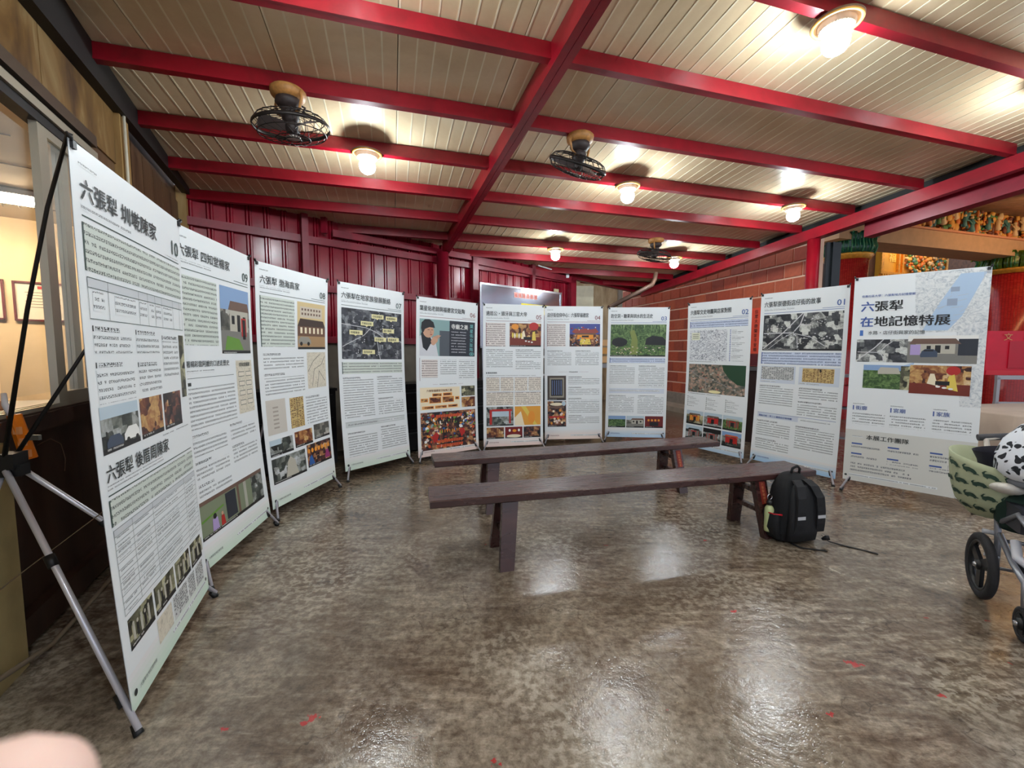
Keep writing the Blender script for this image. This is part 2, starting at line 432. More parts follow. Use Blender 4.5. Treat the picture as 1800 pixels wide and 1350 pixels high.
for a_, c_ in ((-3.5,-2.1),(-2.1,-.75),(-.75,.62),(.62,1.44)):
    lbox(a_+.003, c_-.003, -.06, .0, 2.475, 0, 'upper_panel', OLIVE, zt=topz)
lbox(1.585,2.98,-.10,-.05, .9, 0, 'upper_panel', DPL, zt=topz)
for i in range(6): lbox(1.6+.23*i, 1.6+.23*i+.22, -.05, -.035, .92, 0, 'upright_board', DPL, zt=lambda x, y: zxy(x,y)-.16)
lbox(1.44,1.585,-.08,.03, 0, 0, 'pilaster', WOODP, zt=topz)
lbox(2.98,3.1,-.08,.03, 0, 0, 'corner_post', WOODP, zt=topz)
lbox(1.04,1.44,-.08,-.01, .975, 2.475, 'side_panel', DPL)
lbox(-3.5,3.0,-.0,.06, 2.8, 0, 'ceiling_trim', M('black_trim', (24,18,16), .6), zt=topz).data
b = MB(); b.tube([LW(1.47,.045,1.0), LW(1.47,.045,2.86)], .009, 8); b.build('conduit', M('white_pvc', (206,198,178), .4), wl)
b = MB(); q = [LW(-1.2,-.06,0), LW(-.0,-.06,0), LW(-.0,.075,0), LW(-1.2,.075,0)]; b.prism([(a.x,a.y) for a in q], 0, .90); b.build('pilaster', M('ochre_plaster', (168,148,100), .7, var=.15, vscale=5), wl)
lbox(-1.2,-.01,-.08,.03,.975,2.4,'window_jamb', WOODP)
# window
w1 = sroot('window_1')
lbox(-1.0,1.04,-.03,.045, 2.415,2.475,'head_frame', M('bronze_frame',(96,82,70),.4,.5), w1)
lbox(-1.0,1.04,-.03,.03, 2.30,2.345,'head_track', M('black_trim'), w1)
lbox(-1.0,1.04,-.01,.045, 2.345,2.385,'head_track', ALUF, w1)
lbox(-1.0,1.04,-.05,.02, 2.385,2.415,'head_track', M('black_trim'), w1)
for d0 in (-.045, -.015, .015): lbox(-1.0,1.04,d0,d0+.012,.975,1.0,'sill_track', ALUF, w1)
lbox(-1.0,1.04,-.06,.035,.965,.982,'sill_track', M('grimy_track',(74,60,48),.5,.3), w1)
GLASS = M('window_glass', (236,240,232), .03); GLASS.node_tree.nodes['Principled BSDF'].inputs['Alpha'].default_value = .10
def sash(s0, s1, d):
    lbox(s0, s0+.075, d, d+.03, .99, 2.31, 'sash_stile', ALUF, w1); lbox(s1-.06, s1, d, d+.03, .99, 2.31, 'sash_stile', ALUF, w1)
    lbox(s0+.075, s1-.06, d, d+.03, .99, 1.05, 'sash_rail', ALUF, w1); lbox(s0+.075, s1-.06, d, d+.03, 2.26, 2.31, 'sash_rail', ALUF, w1)
    lbox(s0+.075, s1-.06, d+.012, d+.016, 1.05, 2.26, 'pane', GLASS, w1)
sash(.49, 1.04, -.005)
lbox(.765,.835,-.045,-.012,.99,2.31,'sash_stile', ALUF, w1); lbox(.2,.765,-.03,-.026,1.05,2.26,'pane', GLASS, w1)
# office behind the window
wo = sroot('wall_office')
b = MB(); OC = V((-5.15,4.2,0)); OU = ang(50); ON = ang(140)
q = [OC-OU*3.2, OC+OU*1.0, OC+OU*1.0-ON*.08, OC-OU*3.2-ON*.08]
b.prism([(a.x,a.y) for a in q], 0, 2.7); b.build('plaster_wall', CREAM, wo)
b = MB(); q = [OC-OU*3.2, OC-OU*3.2+ON*6, OC-OU*3.3+ON*6, OC-OU*3.3]; b.prism([(a.x,a.y) for a in q], 0, 2.7); b.build('plaster_wall', CREAM, wo)
b = MB(); q = clip([(a.x,a.y) for a in (OC-OU*3.2, OC-OU*3.2+ON*6, OC+OU*3+ON*6, OC+OU*3)], [(LA.x-LN.x*.11,LA.y-LN.y*.11,-LN.x,-LN.y)])
b.prism(q, 2.58, 2.62, 0); oc = b.build('ceiling_office', M('office_ceiling',(224,204,170),.8)); struct(oc)
for i in range(5):
    b = MB(); a_ = OC-OU*3.1+ON*(.6+.62*i); c_ = OC+OU*.6+ON*(.6+.62*i); b.beam(a_+V((0,0,2.578)), c_+V((0,0,2.578)), .012, .006); b.build('ceiling_joint', M('joint_line',(140,120,96),.8), oc)
ot = thing('fluorescent_light', 'glowing louvred fluorescent light on the office ceiling behind the window', 'light', V((-4.55,3.36,2.575)))
b = MB(); b.box((0,0,-.02), (1.2,.32,.04), 0, Matrix.Rotation(radians(40),3,'Z')); b.build('housing', WHITE, ot)
for i in range(3):
    b = MB(); R = Matrix.Rotation(radians(40),3,'Z'); y = -.1+.1*i; b.tube([R@V((-.56,y,-.055)), R@V((.56,y,-.055))], .013, 8); b.build('tube', M('tube_glow',(255,240,214),.5,emit=(255,232,196),es=TUBE_E), ot)
for i in range(12):
    b = MB(); R = Matrix.Rotation(radians(40),3,'Z'); x = -.55+.1*i; b.add([R@V((x,-.15,-.09)),R@V((x,.15,-.09)),R@V((x,.15,-.04)),R@V((x,-.15,-.04)),R@V((x+.004,-.15,-.09)),R@V((x+.004,.15,-.09)),R@V((x+.004,.15,-.04)),R@V((x+.004,-.15,-.04))],[(0,1,2,3),(7,6,5,4),(0,4,5,1),(3,2,6,7)])
    b.build('louvre', STEEL, ot)
# certificates
def cert(c, lab, ww=.40, hh=.40):
    t = thing('framed_certificate', lab, 'certificate', c)
    U_ = OU; b = MB(); n = ON
    def P(u, z, d): return U_*u+n*d+V((0,0,z))
    for (u0,u1,z0,z1) in ((-ww/2,ww/2,hh/2-.018,hh/2),(-ww/2,ww/2,-hh/2,-hh/2+.018),(-ww/2,-ww/2+.018,-hh/2,hh/2),(ww/2-.018,ww/2,-hh/2,hh/2)):
        b.add([P(u0,z0,.03),P(u1,z0,.03),P(u1,z1,.03),P(u0,z1,.03),P(u0,z0,0),P(u1,z0,0),P(u1,z1,0),P(u0,z1,0)],[(0,1,2,3),(7,6,5,4),(0,4,5,1),(1,5,6,2),(2,6,7,3),(3,7,4,0)])
    b.build('frame', M('maroon_frame',(96,28,30),.35), t)
    b = MB(); 
    def rc(u0,u1,z0,z1,d,mi): b.add([P(u0,z0,d),P(u1,z0,d),P(u1,z1,d),P(u0,z1,d)],[(0,1,2,3)],mi)
    rc(-ww/2+.018,ww/2-.018,-hh/2+.018,hh/2-.018,.012,0); rc(-.03,.03,.13,.16,.014,1); rc(.02,.09,-.13,-.07,.014,2)
    for i in range(6): rc(-.12+.01*(i%3),.13-.015*(i%2),.09-.03*i,.096-.03*i,.014,3)
    b.build('certificate_sheet', [M('cert_paper',(236,226,206),.5),M('cert_red',(170,40,50),.5),M('cert_seal',(222,150,146),.5),M('cert_ink',(120,112,104),.5)], t)
cert(OC+OU*.0-OU*.12+ON*.005+V((0,0,1.76)), 'red-framed certificate partly cut off at the left edge, seen through the office window')
cert(OC+OU*.335+ON*.005+V((0,0,1.755)), 'red-framed certificate with a pink seal seen through the window beside the sash stile')
# plaque on inner wall
t = thing('wall_plaque', 'cream oval-cornered plaque with red characters, seen through the window glass', 'plaque', OC+OU*.78+ON*.006+V((0,0,2.16)))
b = MB(); b.beam(OU*-.07+V((0,0,0)), OU*.07, .012, .34); b.build('board', M('plaque_board',(214,178,124),.5), t)
for i, ch in enumerate('平安'):
    v_, f_, tw, th_ = text_mesh(ch); b = MB(); b.add([OU*((x-tw/2)*.1)+ON*.010+V((0,0,.03-.13*i+(y)*.1)) for x, y in v_], f_); b.build('character', M('red_ink',(176,40,30),.5), t)
# desk and things inside by the window
od = thing('office_counter', 'pale office counter just inside the window', 'counter', LW(.0,-.55,0))
b = MB(); q = [LU*-1.2+LN*-.35, LU*1.4+LN*-.35, LU*1.4+LN*.35, LU*-1.2+LN*.35]; b.prism([(a.x,a.y) for a in q], .90, .94); b.build('counter_top', M('counter_top',(196,190,180),.4), od)
b = MB(); q = [LU*-1.1+LN*-.3, LU*1.3+LN*-.3, LU*1.3+LN*.3, LU*-1.1+LN*.3]; b.prism([(a.x,a.y) for a in q], 0, .90); b.build('counter_body', M('counter_body',(120,104,86),.6), od)
t = thing('red_box', 'red open box on the counter inside the window', 'box', LW(.36,-.62,.94)); R = Matrix.Rotation(radians(25),3,'Z')
b = MB(); b.box((0,0,.10),(.20,.40,.20),0,R); b.build('box_body', M('bright_red',(206,20,36),.4), t)
b = MB(); b.box((.005,0,.215),(.23,.42,.02),0,R); b.build('lid', M('bright_red2',(214,26,40),.35), t)
t = tag(MB().lathe([(.0,0),(.10,0),(.12,.03),(.11,.09),(.07,.12),(0,.13)], (0,0,0), 14).build('grey_bag', M('grey_cloth',(150,146,148),.8,var=.2,vscale=30)), 'crumpled grey plastic bag on the counter inside the window', 'bag'); t.location = LW(.12,-.36,.94)
t = thing('paper_cup', 'small tan paper cup with a loop handle beside the window sash', 'cup', LW(.50,-.20,.94))
b = MB(); b.lathe([(.0,0),(.030,0),(.036,.075),(.033,.075),(.029,.006),(0,.006)], n=16); b.build('cup_body', M('cup_tan',(200,140,100),.6), t)
b = MB(); b.tube([(.036+.03*sin(a_),0,.05+.03*cos(a_)) for a_ in [pi*i/8 for i in range(9)]], .004, 6); b.build('handle', M('cup_white',(220,214,200),.5), t)

# ------------------------------------------------------------------ metal back wall
wb = sroot('wall_back')
MT1 = 5.66
MSH = lambda t, d: MW(t,d,0)
def mprism(t0,t1,d0,d1,z0,z1,name,mat,par=wb,drop=None):
    b = MB(); q = [MW(t0,d0,0), MW(t1,d0,0), MW(t1,d1,0), MW(t0,d1,0)]
    b.prism([(a.x,a.y) for a in q], z0, z1 if drop is None else (lambda x, y: zxy(x,y)-drop)); return b.build(name, mat, par)
per = .172; nsh = 11; pts = []
def profile(t):
    out = []
    return out
i = 0; t0 = -.1
while t0 < MT1:
    b = MB(); t1 = min(t0+per*3, MT1); prof = []; t = t0
    while t < t1-.01:
        prof += [(t,0),(t+per-.065,0),(t+per-.055,.022),(t+per-.04,.022),(t+per-.032,.008),(t+per-.024,.022),(t+per-.010,.022)]; t += per
    prof.append((min(t,t1),0)); prof = [(min(a_,t1),c_) for a_, c_ in prof]
    vs = []; fs = []
    for j, (tt, dd) in enumerate(prof):
        q = MW(tt, dd-.03, 0); vs += [V((q.x,q.y,1.38)), V((q.x,q.y,zxy(q.x,q.y)+.02))]
    for j in range(len(prof)-1): fs.append((2*j,2*j+2,2*j+3,2*j+1))
    b.add(vs, fs); b.recalc = False; b.build('metal_sheet', MRED, wb); t0 += per*3
mprism(-.15,MT1,-.06,-.05,1.38,0,'backing', M('dark_backing',(30,10,14),.8), drop=-.03)
mprism(-.1,MT1,-.09,.0,0,1.36,'masonry_base', M('grey_cement',(116,108,96),.8,var=.25,vscale=3,bump=.3), )
for z in (1.39, 2.0, 2.55): mprism(0,MT1,.0,.045,z-.04,z+.04,'girt',DRED)
for t_, wd in ((1.09,.07),(3.47,.10),(4.67,.07),(5.68,.14)): mprism(t_-wd/2,t_+wd/2,.03,.10,0 if wd>.08 else 1.36,0,'wall_post',DRED,drop=.02)
b = MB(); q = MW(2.86,.16,0); b.tube([q, q+V((0,0,zxy(q.x,q.y)-.16))], .085, 20); b.build('round_post', DRED, wb)
mprism(1.4,3.4,.04,.09,2.62,2.70,'girt',DRED)
# bracket near ceiling
b = MB(); q = MW(1.3,.1,0); b.beam(q+V((0,0,zxy(q.x,q.y)-.02)), q+V((0,0,zxy(q.x,q.y)-.2)), .05,.06, (1,0,0)); b.build('bracket', DRED, wb)
# white thin pipe and junction near the right end
b = MB(); b.tube([MW(4.75,.12,2.71), MW(5.1,.12,2.68), MW(5.45,.12,2.655)], .012, 6); b.box(MW(5.47,.13,2.63), (.05,.05,.1)); b.build('white_pipe', WHITE, wb)
mprism(5.25,5.36,.0,.02,1.6,2.38,'light_gap', M('pale_stone',(206,186,150),.8))

# notice board of polished steel
t = thing('steel_notice_board', 'polished steel notice board with pink tiles and a yellow strip, behind the middle banners', 'board', MW(4.26,.30,0))
def mb_local(vs): return vs
def brd(t0,t1,d0,d1,z0,z1,name,mat):
    b = MB(); q = [MU*t0+MN*d0, MU*t1+MN*d0, MU*t1+MN*d1, MU*t0+MN*d1]; b.prism([(a.x,a.y) for a in q], z0, z1); return b.build(name, mat, t)
STB = M('brushed_steel', (176,180,190), .16, 1, bump=.06, bscale=3)
brd(-.85,.85,-.012,.0,1.32,2.24,'steel_sheet', STB)
for (a_,c_,e_,f_) in ((-.87,.87,2.235,2.265),(-.87,.87,1.30,1.33),(-.87,-.845,1.3,2.26),(.845,.87,1.3,2.26)): brd(a_,c_,-.015,.015,e_,f_,'steel_frame', STEEL)
for a_ in (-.82,.82): brd(a_-.02,a_+.02,-.02,.02,0,1.3,'leg', STEEL)
brd(-.82,.82,-.02,.02,1.14,1.18,'cross_bar', WHITE); brd(-.82,.82,-.02,.02,.84,.87,'cross_bar', WHITE)
def wall_text(s, par, org, U_, n, size, mat, name, bold=.01, step=None, vertical=False, off=.004):
    b = MB(); x = 0
    for ch in s:
        v_, f_, tw, th_ = text_mesh(ch); b = MB()
        if vertical: b.add([org+U_*((a_-tw/2)*size)+n*off+V((0,0,x+c_*size)) for a_, c_ in v_], f_); x -= (step or size*1.15)
        else: b.add([org+U_*(x+(a_)*size)+n*off+V((0,0,c_*size)) for a_, c_ in v_], f_); x += (step or size*1.1)
        b.build('character', mat, par)
for i in range(6): brd(-.20+.085*i,-.13+.085*i,.0,.004,2.10,2.18,'letter_tile', M('pink_tile',(232,170,160),.5))
wall_text('福德宮公告欄', t, MU*-.195+V((0,0,2.112)), MU, MN, .058, M('tile_red',(176,60,50),.5), 'lettering', step=.085, off=.007)
brd(-.05,.62,.0,.003,1.86,2.02,'yellow_strip', M('yellow_strip',(232,210,40),.5))
wall_text('信徒大眾平安添福', t, MU*-.03+V((0,0,1.93)), MU, MN, .065, M('tile_red'), 'lettering', step=.08, off=.006)

# low black storage behind the banners
BCL = M('black_laminate', (20,20,24), .35)
for i, (t_, ww, lab) in enumerate(((.75,.9,'black low storage cabinet behind banners 09 and 08, below the grey wall'),(2.05,.9,'black low storage cabinet between banner 08 and banner 07, against the wall'),(3.2,.6,'black low storage cabinet behind banner 06'),(4.7,1.3,'black low storage cabinet behind banners 05 and 04, below the steel board'))):
    q = MW(t_,.47 if i<3 else .62,0); t = thing('storage_cabinet', lab, 'cabinet', q, radians(40), 'black storage units along the back wall')
    b = MB(); b.box((0,0,.42),(ww,.36,.80)); b.build('body', BCL, t)
    b = MB(); b.box((0,0,.835),(ww+.03,.39,.03)); b.build('top', BCL, t)
    for j in range(3):
        b = MB(); b.box((0,-.186,.17+.25*j),(ww-.06,.012,.22)); d = b.build('drawer', BCL, t)
        b = MB(); b.beam((-ww*.3,-.205,.24+.25*j),(ww*.3,-.205,.24+.25*j),.012,.012); b.build('handle', M('dim_steel',(90,92,98),.4,.8), d)

# ------------------------------------------------------------------ brick wall at the right
wr = sroot('wall_right'); BP = 6.2
brick_m = []
for i, c in enumerate(((168,76,46),(176,82,50),(156,66,42),(170,70,42),(150,64,42))):
    brick_m.append(M('red_brick_%d' % i, c, .55, var=.12, vscale=18, bump=.15))
def gp_box(g0,g1,p0,p1,z0,z1,name,mat,par,me=None):
    b = MB(); q = [W(g0,p0), W(g1,p0), W(g1,p1), W(g0,p1)]; b.prism([(a.x,a.y) for a in q], z0, z1); return b.build(name, mat, par)
gp_box(4.98,10.6,BP+.012,BP+.2,.30,3.0,'mortar', M('mortar',(226,184,156),.8), wr)
gp_box(4.98,10.6,BP-.05,BP+.2,0,.33,'plinth', M('cement_plinth',(132,118,104),.8,var=.2,bump=.3), wr)
gp_box(4.4,10.6,BP-.55,BP-.05,0,.10,'step', M('cement_step',(150,134,114),.75,var=.2,bump=.2), wr)
bm_ = {}
def brick_mesh(L, mi):
    key = (round(L,3), mi)
    if key not in bm_:
        b = MB(); n = len(b.v); h = .211; e = .006
        q = []
        for (g, z, p) in ((0,0,.012),(L,0,.012),(L,h,.012),(0,h,.012),(e,e,-.004),(L-e,e,-.004),(L-e,h-e,-.004),(e,h-e,-.004)):
            v = GD*g+PD*p; q.append((v.x,v.y,z))
        b.add(q, [(4,5,6,7),(0,1,5,4),(1,2,6,5),(2,3,7,6),(3,0,4,7)]); o = b.build('brick', brick_m[mi], wr); bm_[key] = o.data; return o
    o = bpy.data.objects.new('brick', bm_[key]); COL.objects.link(o); o.parent = wr; return o
for r in range(11):
    z = .34+.2345*r; g = 5.0-(.165 if r%2 else 0)
    while g < 10.4:
        L = .308; g0 = g
        if g0 < 5.0: L -= 5.0-g0; g0 = 5.0
        if L > .05:
            o = brick_mesh(L, random.randrange(5)); p = W(g0, BP); o.location = (p.x, p.y, z)
        g += .322
# red paper notice on the brick
t = thing('red_paper_scroll', 'long red paper notice with black handwriting pasted on brick between banners 02 and 01', 'poster', W(5.95,BP-.012,0))
b = MB(); q = [GD*-.28+PD*0, GD*.28, GD*.28+PD*.004, GD*-.28+PD*.004]; b.prism([(a.x,a.y) for a in q], 1.22, 2.02); b.build('paper', M('red_paper',(222,74,46),.6), t)
for i, st in enumerate(('六張犁福德宮添油香','信眾大德闔家平安順','歲次乙巳年吉日敬獻')):
    wall_text(st, t, GD*(.18-.17*i)+V((0,0,1.92)), -GD, -PD, .075, M('ink_black',(30,22,20),.6), 'lettering', vertical=True, step=.083, off=.006)

# far things seen through the gap at the end of the metal wall
TAN = m_stain('weathered_plaster', (132,108,78), (176,152,112), (206,186,150), .8, (2,2,.5))
wf = sroot('wall_far')
b = MB(); c0, c1 = V((.9,10.4,0)), V((2.86,11.2,0)); b.beam(c0+V((0,0,2)), c1+V((0,0,2)), .2, 4.0); b.build('plaster', TAN, wf)
b = MB(); b.beam(V((2.62,10.5,1.7)), V((2.72,10.5,1.7)), .1, 3.4); b.build('grey_pillar', M('grey_pillar',(134,124,108),.8), wf)
b = MB(); b.beam(V((1.30,9.75,2.43)), V((1.88,9.81,2.43)), .03, .66); b.build('cream_board', M('cream_panel',(216,208,176),.6,var=.08), wf)
tb = thing('wooden_shelf', 'pale wooden shelf of stacked boards behind the gap between banners 04 and 03', 'shelf', V((1.85,8.2,0)))
for z, c in ((1.42,(206,160,110)),(1.27,(196,140,70)),(1.10,(214,170,120))):
    b = MB(); b.box((0,0,z),(.7,.25,.12)); b.build('board', M('shelf_%d' % int(z*100), c, .6), tb)
b = MB(); b.box((0,0,.98),(.75,.3,.08)); b.build('board', M('shelf_grey',(150,150,154),.5), tb)
for sx in (-.3,.3):
    b = MB(); b.box((sx,0,.47),(.06,.24,.94)); b.build('leg', BCL, tb)
b = MB(); b.tube([V((1.50,6.55,1.93)), V((2.33,7.08,2.36)), V((2.40,7.15,2.46)), V((2.42,7.16,2.58))], .036, 10); b.build('drain_pipe', M('rusty_pipe',(84,60,48),.6,.2,var=.3), ceiling)

# right roof post
b = MB(); q = V((3.87,5.49,0)); b.tube([q, q+V((0,0,zxy(q.x,q.y)-.23))], .072, 20); 
t = struct(b.build('trim_1', RED))
b = MB(); b.box((4.325,5.76,1.36),(.19,.04,2.72)); b.box((4.30,5.73,1.36),(.02,.03,2.72)); b.build('door_edge', M('black_green',(16,22,24),.35))
bpy.data.objects['door_edge'].name = 'door_2'; struct(bpy.data.objects['door_2'])

# ------------------------------------------------------------------ exhibition banners
BC = {0: [(3.0278, 3.7539, 1.9002), (3.6093, 3.2002, 1.8958), (3.5983, 3.1794, 0.0872), (3.0151, 3.7348, 0.1008)], 1: [(2.6824, 4.558, 1.8677), (3.0848, 3.8676, 1.8638), (3.0254, 3.8329, 0.0651), (2.6204, 4.5282, 0.0765)], 2: [(2.2088, 5.3064, 1.8503), (2.6168, 4.6125, 1.8444), (2.5854, 4.5929, 0.0596), (2.1798, 5.2828, 0.0661)], 3: [(1.3356, 5.8601, 1.8614), (2.1312, 5.7022, 1.8492), (2.1013, 5.6559, 0.0742), (1.3083, 5.8125, 0.0574)], 4: [(0.4314, 5.6471, 1.8559), (1.2313, 5.7279, 1.8605), (1.2358, 5.6615, 0.0631), (0.446, 5.582, 0.0653)], 5: [(-0.3602, 5.2319, 1.8429), (0.4115, 5.4354, 1.839), (0.4056, 5.3668, 0.0464), (-0.3541, 5.1666, 0.054)], 6: [(-1.0497, 4.6469, 1.8545), (-0.4154, 5.1312, 1.8314), (-0.4094, 5.0994, 0.0523), (-1.0473, 4.612, 0.0562)], 7: [(-1.6328, 3.9656, 1.9042), (-1.1787, 4.6171, 1.8859), (-1.1367, 4.6039, 0.0867), (-1.5981, 3.9414, 0.0953)], 8: [(-1.8115, 2.9968, 1.8875), (-1.6542, 3.8103, 1.888), (-1.6164, 3.7662, 0.0963), (-1.7626, 3.0084, 0.0802)], 9: [(-1.6685, 2.097, 1.8847), (-1.7745, 2.8777, 1.8858), (-1.7256, 2.912, 0.0816), (-1.616, 2.1041, 0.0854)], 10: [(-1.2806, 1.2548, 1.865), (-1.5692, 2.0218, 1.8574), (-1.5113, 2.001, 0.0732), (-1.2398, 1.2809, 0.0613)]}
BOW = {0:.012,1:.02,2:.02,3:.02,4:.015,5:.015,6:.03,7:.04,8:.035,9:.03,10:.018}
PRE = {'vinyl_white':(232,236,238), 'print_table_head':(206,210,214), 'print_subhead':(88,96,96), 'photo_blue':(44,92,160), 'photo_shirt_white':(212,214,220), 'photo_skin_shade':(180,132,106), 'photo_brick':(206,84,44), 'photo_table':(120,46,30), 'photo_yellow':(226,200,90), 'photo_gold':(226,160,60), 'photo_moss':(128,140,72), 'print_band_blue':(208,216,228), 'photo_lane':(146,140,134), 'print_map_line':(150,164,186)}
def flat(name, c=None, r=.42): return M(name, c or PRE.get(name), r)
PAPER = flat('vinyl_white', (232,236,238)); INK = flat('print_ink', (44,50,50)); SUBH = m_text('subhead_print', (232,236,238), (48,54,56), .0165, .0185, .9, 1); GBOX = flat('print_sage_box', (208,216,208)); 
TXT = m_text('body_print', (232,236,238), (88,94,96), .024, .0125, .44); TXTG = m_text('body_print_sage', (208,216,208), (84,92,88), .027, .0135, .44)
TXTB = m_text('body_print_blue', (206,216,236), (70,90,130), .027, .0135); TXTP = m_text('body_print_pink', (228,220,216), (96,80,76), .027, .0135)
TXTS = m_text('caption_print', (232,236,238), (84,90,92), .016, .008); TXTC = m_text('caption_on_photo', (26,26,28), (214,214,210), .018, .008)
TXTK = m_text('list_print_dark', (38,42,52), (190,190,196), .034, .015, .4); TXTBE = m_text('body_print_beige', (228,220,208), (110,98,90), .024, .012, .5, .8)
TXTW = m_text('team_print', (214,214,208), (92,96,104), .03, .014, .5, .9)
SCRIPT = m_text('old_script', (206,208,206), (96,98,102), .012, .022, .8, .85); SCRIPTY = m_text('old_script_yellow', (206,180,120), (110,70,40), .014, .03, .7, .9)
G_ = lambda *a: [(p, c) for p, c in a]
AER = m_photo('photo_aerial', G_((.3,(34,36,42)),(.5,(66,68,76)),(.62,(92,94,100)),(.78,(180,184,186))), 11, 9, .68, .8, blocks=26)
AERD = m_photo('photo_aerial_dark', G_((.34,(40,42,48)),(.48,(74,76,80)),(.58,(120,122,120)),(.68,(214,216,210))), 15, 10, .75, 1.2, blocks=18, seed=3)
HOUSE = m_photo('photo_house', G_((.25,(30,30,32)),(.45,(84,84,78)),(.6,(140,136,126)),(.8,(206,206,198))), 13, 8, .65, .3, blocks=14, seed=5)
WARM = m_photo('photo_temple_warm', G_((.25,(34,16,12)),(.42,(104,50,34)),(.55,(160,104,60)),(.68,(206,166,104)),(.85,(244,232,206))), 16, 8, .65, .8, blocks=22, seed=7)
NIGHT = m_photo('photo_night_market', G_((.3,(18,14,20)),(.46,(58,36,36)),(.58,(120,66,52)),(.7,(196,146,92)),(.85,(250,240,220))), 18, 8, .7, .5, blocks=30, seed=9)
GREEN = m_photo('photo_foliage', G_((.3,(20,30,22)),(.45,(58,86,46)),(.6,(110,140,80)),(.75,(178,196,140)),(.9,(220,226,200))), 20, 9, .7, 1.5, (1,1,1), seed=11)
STREET = m_photo('photo_street', G_((.25,(22,24,26)),(.45,(70,76,70)),(.58,(120,124,116)),(.75,(196,200,202))), 15, 8, .7, .5, blocks=20, seed=13)
SEPIA = m_photo('photo_sepia', G_((.3,(34,34,26)),(.5,(110,108,84)),(.65,(176,172,136)),(.8,(226,220,186))), 16, 8, .7, .6, blocks=22, seed=15)
BEIGE = flat('print_beige', (226,216,200)); MAPB = m_photo('old_map', G_((.35,(176,168,150)),(.47,(214,206,188)),(.6,(224,216,198))), 22, 8, .7, 3, seed=17)
SAT = m_photo('photo_satellite', G_((.28,(60,64,58)),(.45,(110,110,98)),(.58,(150,132,116)),(.7,(186,150,130)),(.85,(214,208,196))), 14, 8, .7, .6, blocks=40, seed=19)
SKETCH = m_photo('sketch_map', G_((.38,(90,96,108)),(.47,(196,200,208)),(.55,(236,238,240)),(.66,(232,234,238)),(.72,(120,126,136))), 22, 7, .72, 3.5, seed=21)
SKY = flat('photo_sky', (134,164,204)); SKYP = flat('photo_sky_pale', (186,204,216)); KEY = flat('photo_black', (28,28,30)); PSKIN = flat('photo_skin', (206,160,132))
PWALL = flat('photo_plaster', (186,182,168)); PRED = flat('photo_red', (186,40,36)); PORG = flat('photo_orange', (232,150,50)); PTEAL = flat('photo_teal', (136,168,168)); PGRN = flat('photo_green', (104,150,60))
DSLATE = flat('photo_slate', (44,48,58)); CYAN = flat('print_cyan', (126,200,200)); LAB = flat('print_label_cream', (238,230,176)); ROAD = flat('print_road', (206,206,208)); CREAMP = flat('print_cream', (240,226,196))
BLUEI = flat('print_blue', (64,92,160)); PALEB = flat('print_pale_blue', (176,200,226)); REDI = flat('print_wine', (140,84,88)); PALEP = flat('print_pale_pink', (232,210,200)); PALEG = flat('print_pale_green', (206,226,208)); PALEBB = flat('print_fade_blue', (168,200,230))
GRAYB = flat('print_grey_beige', (214,214,208)); MAPL = m_photo('faint_map', G_((.38,(176,184,192)),(.48,(214,218,220)),(.6,(230,232,232))), 16, 8, .72, 3, seed=23)
PROOF = flat('photo_roof', (112,86,74)); PGREY = flat('photo_asphalt', (128,126,120)); PCAR = flat('photo_car', (64,76,96)); LILAC = flat('photo_lilac', (176,156,206)); PWHITE = flat('photo_white', (236,236,232))

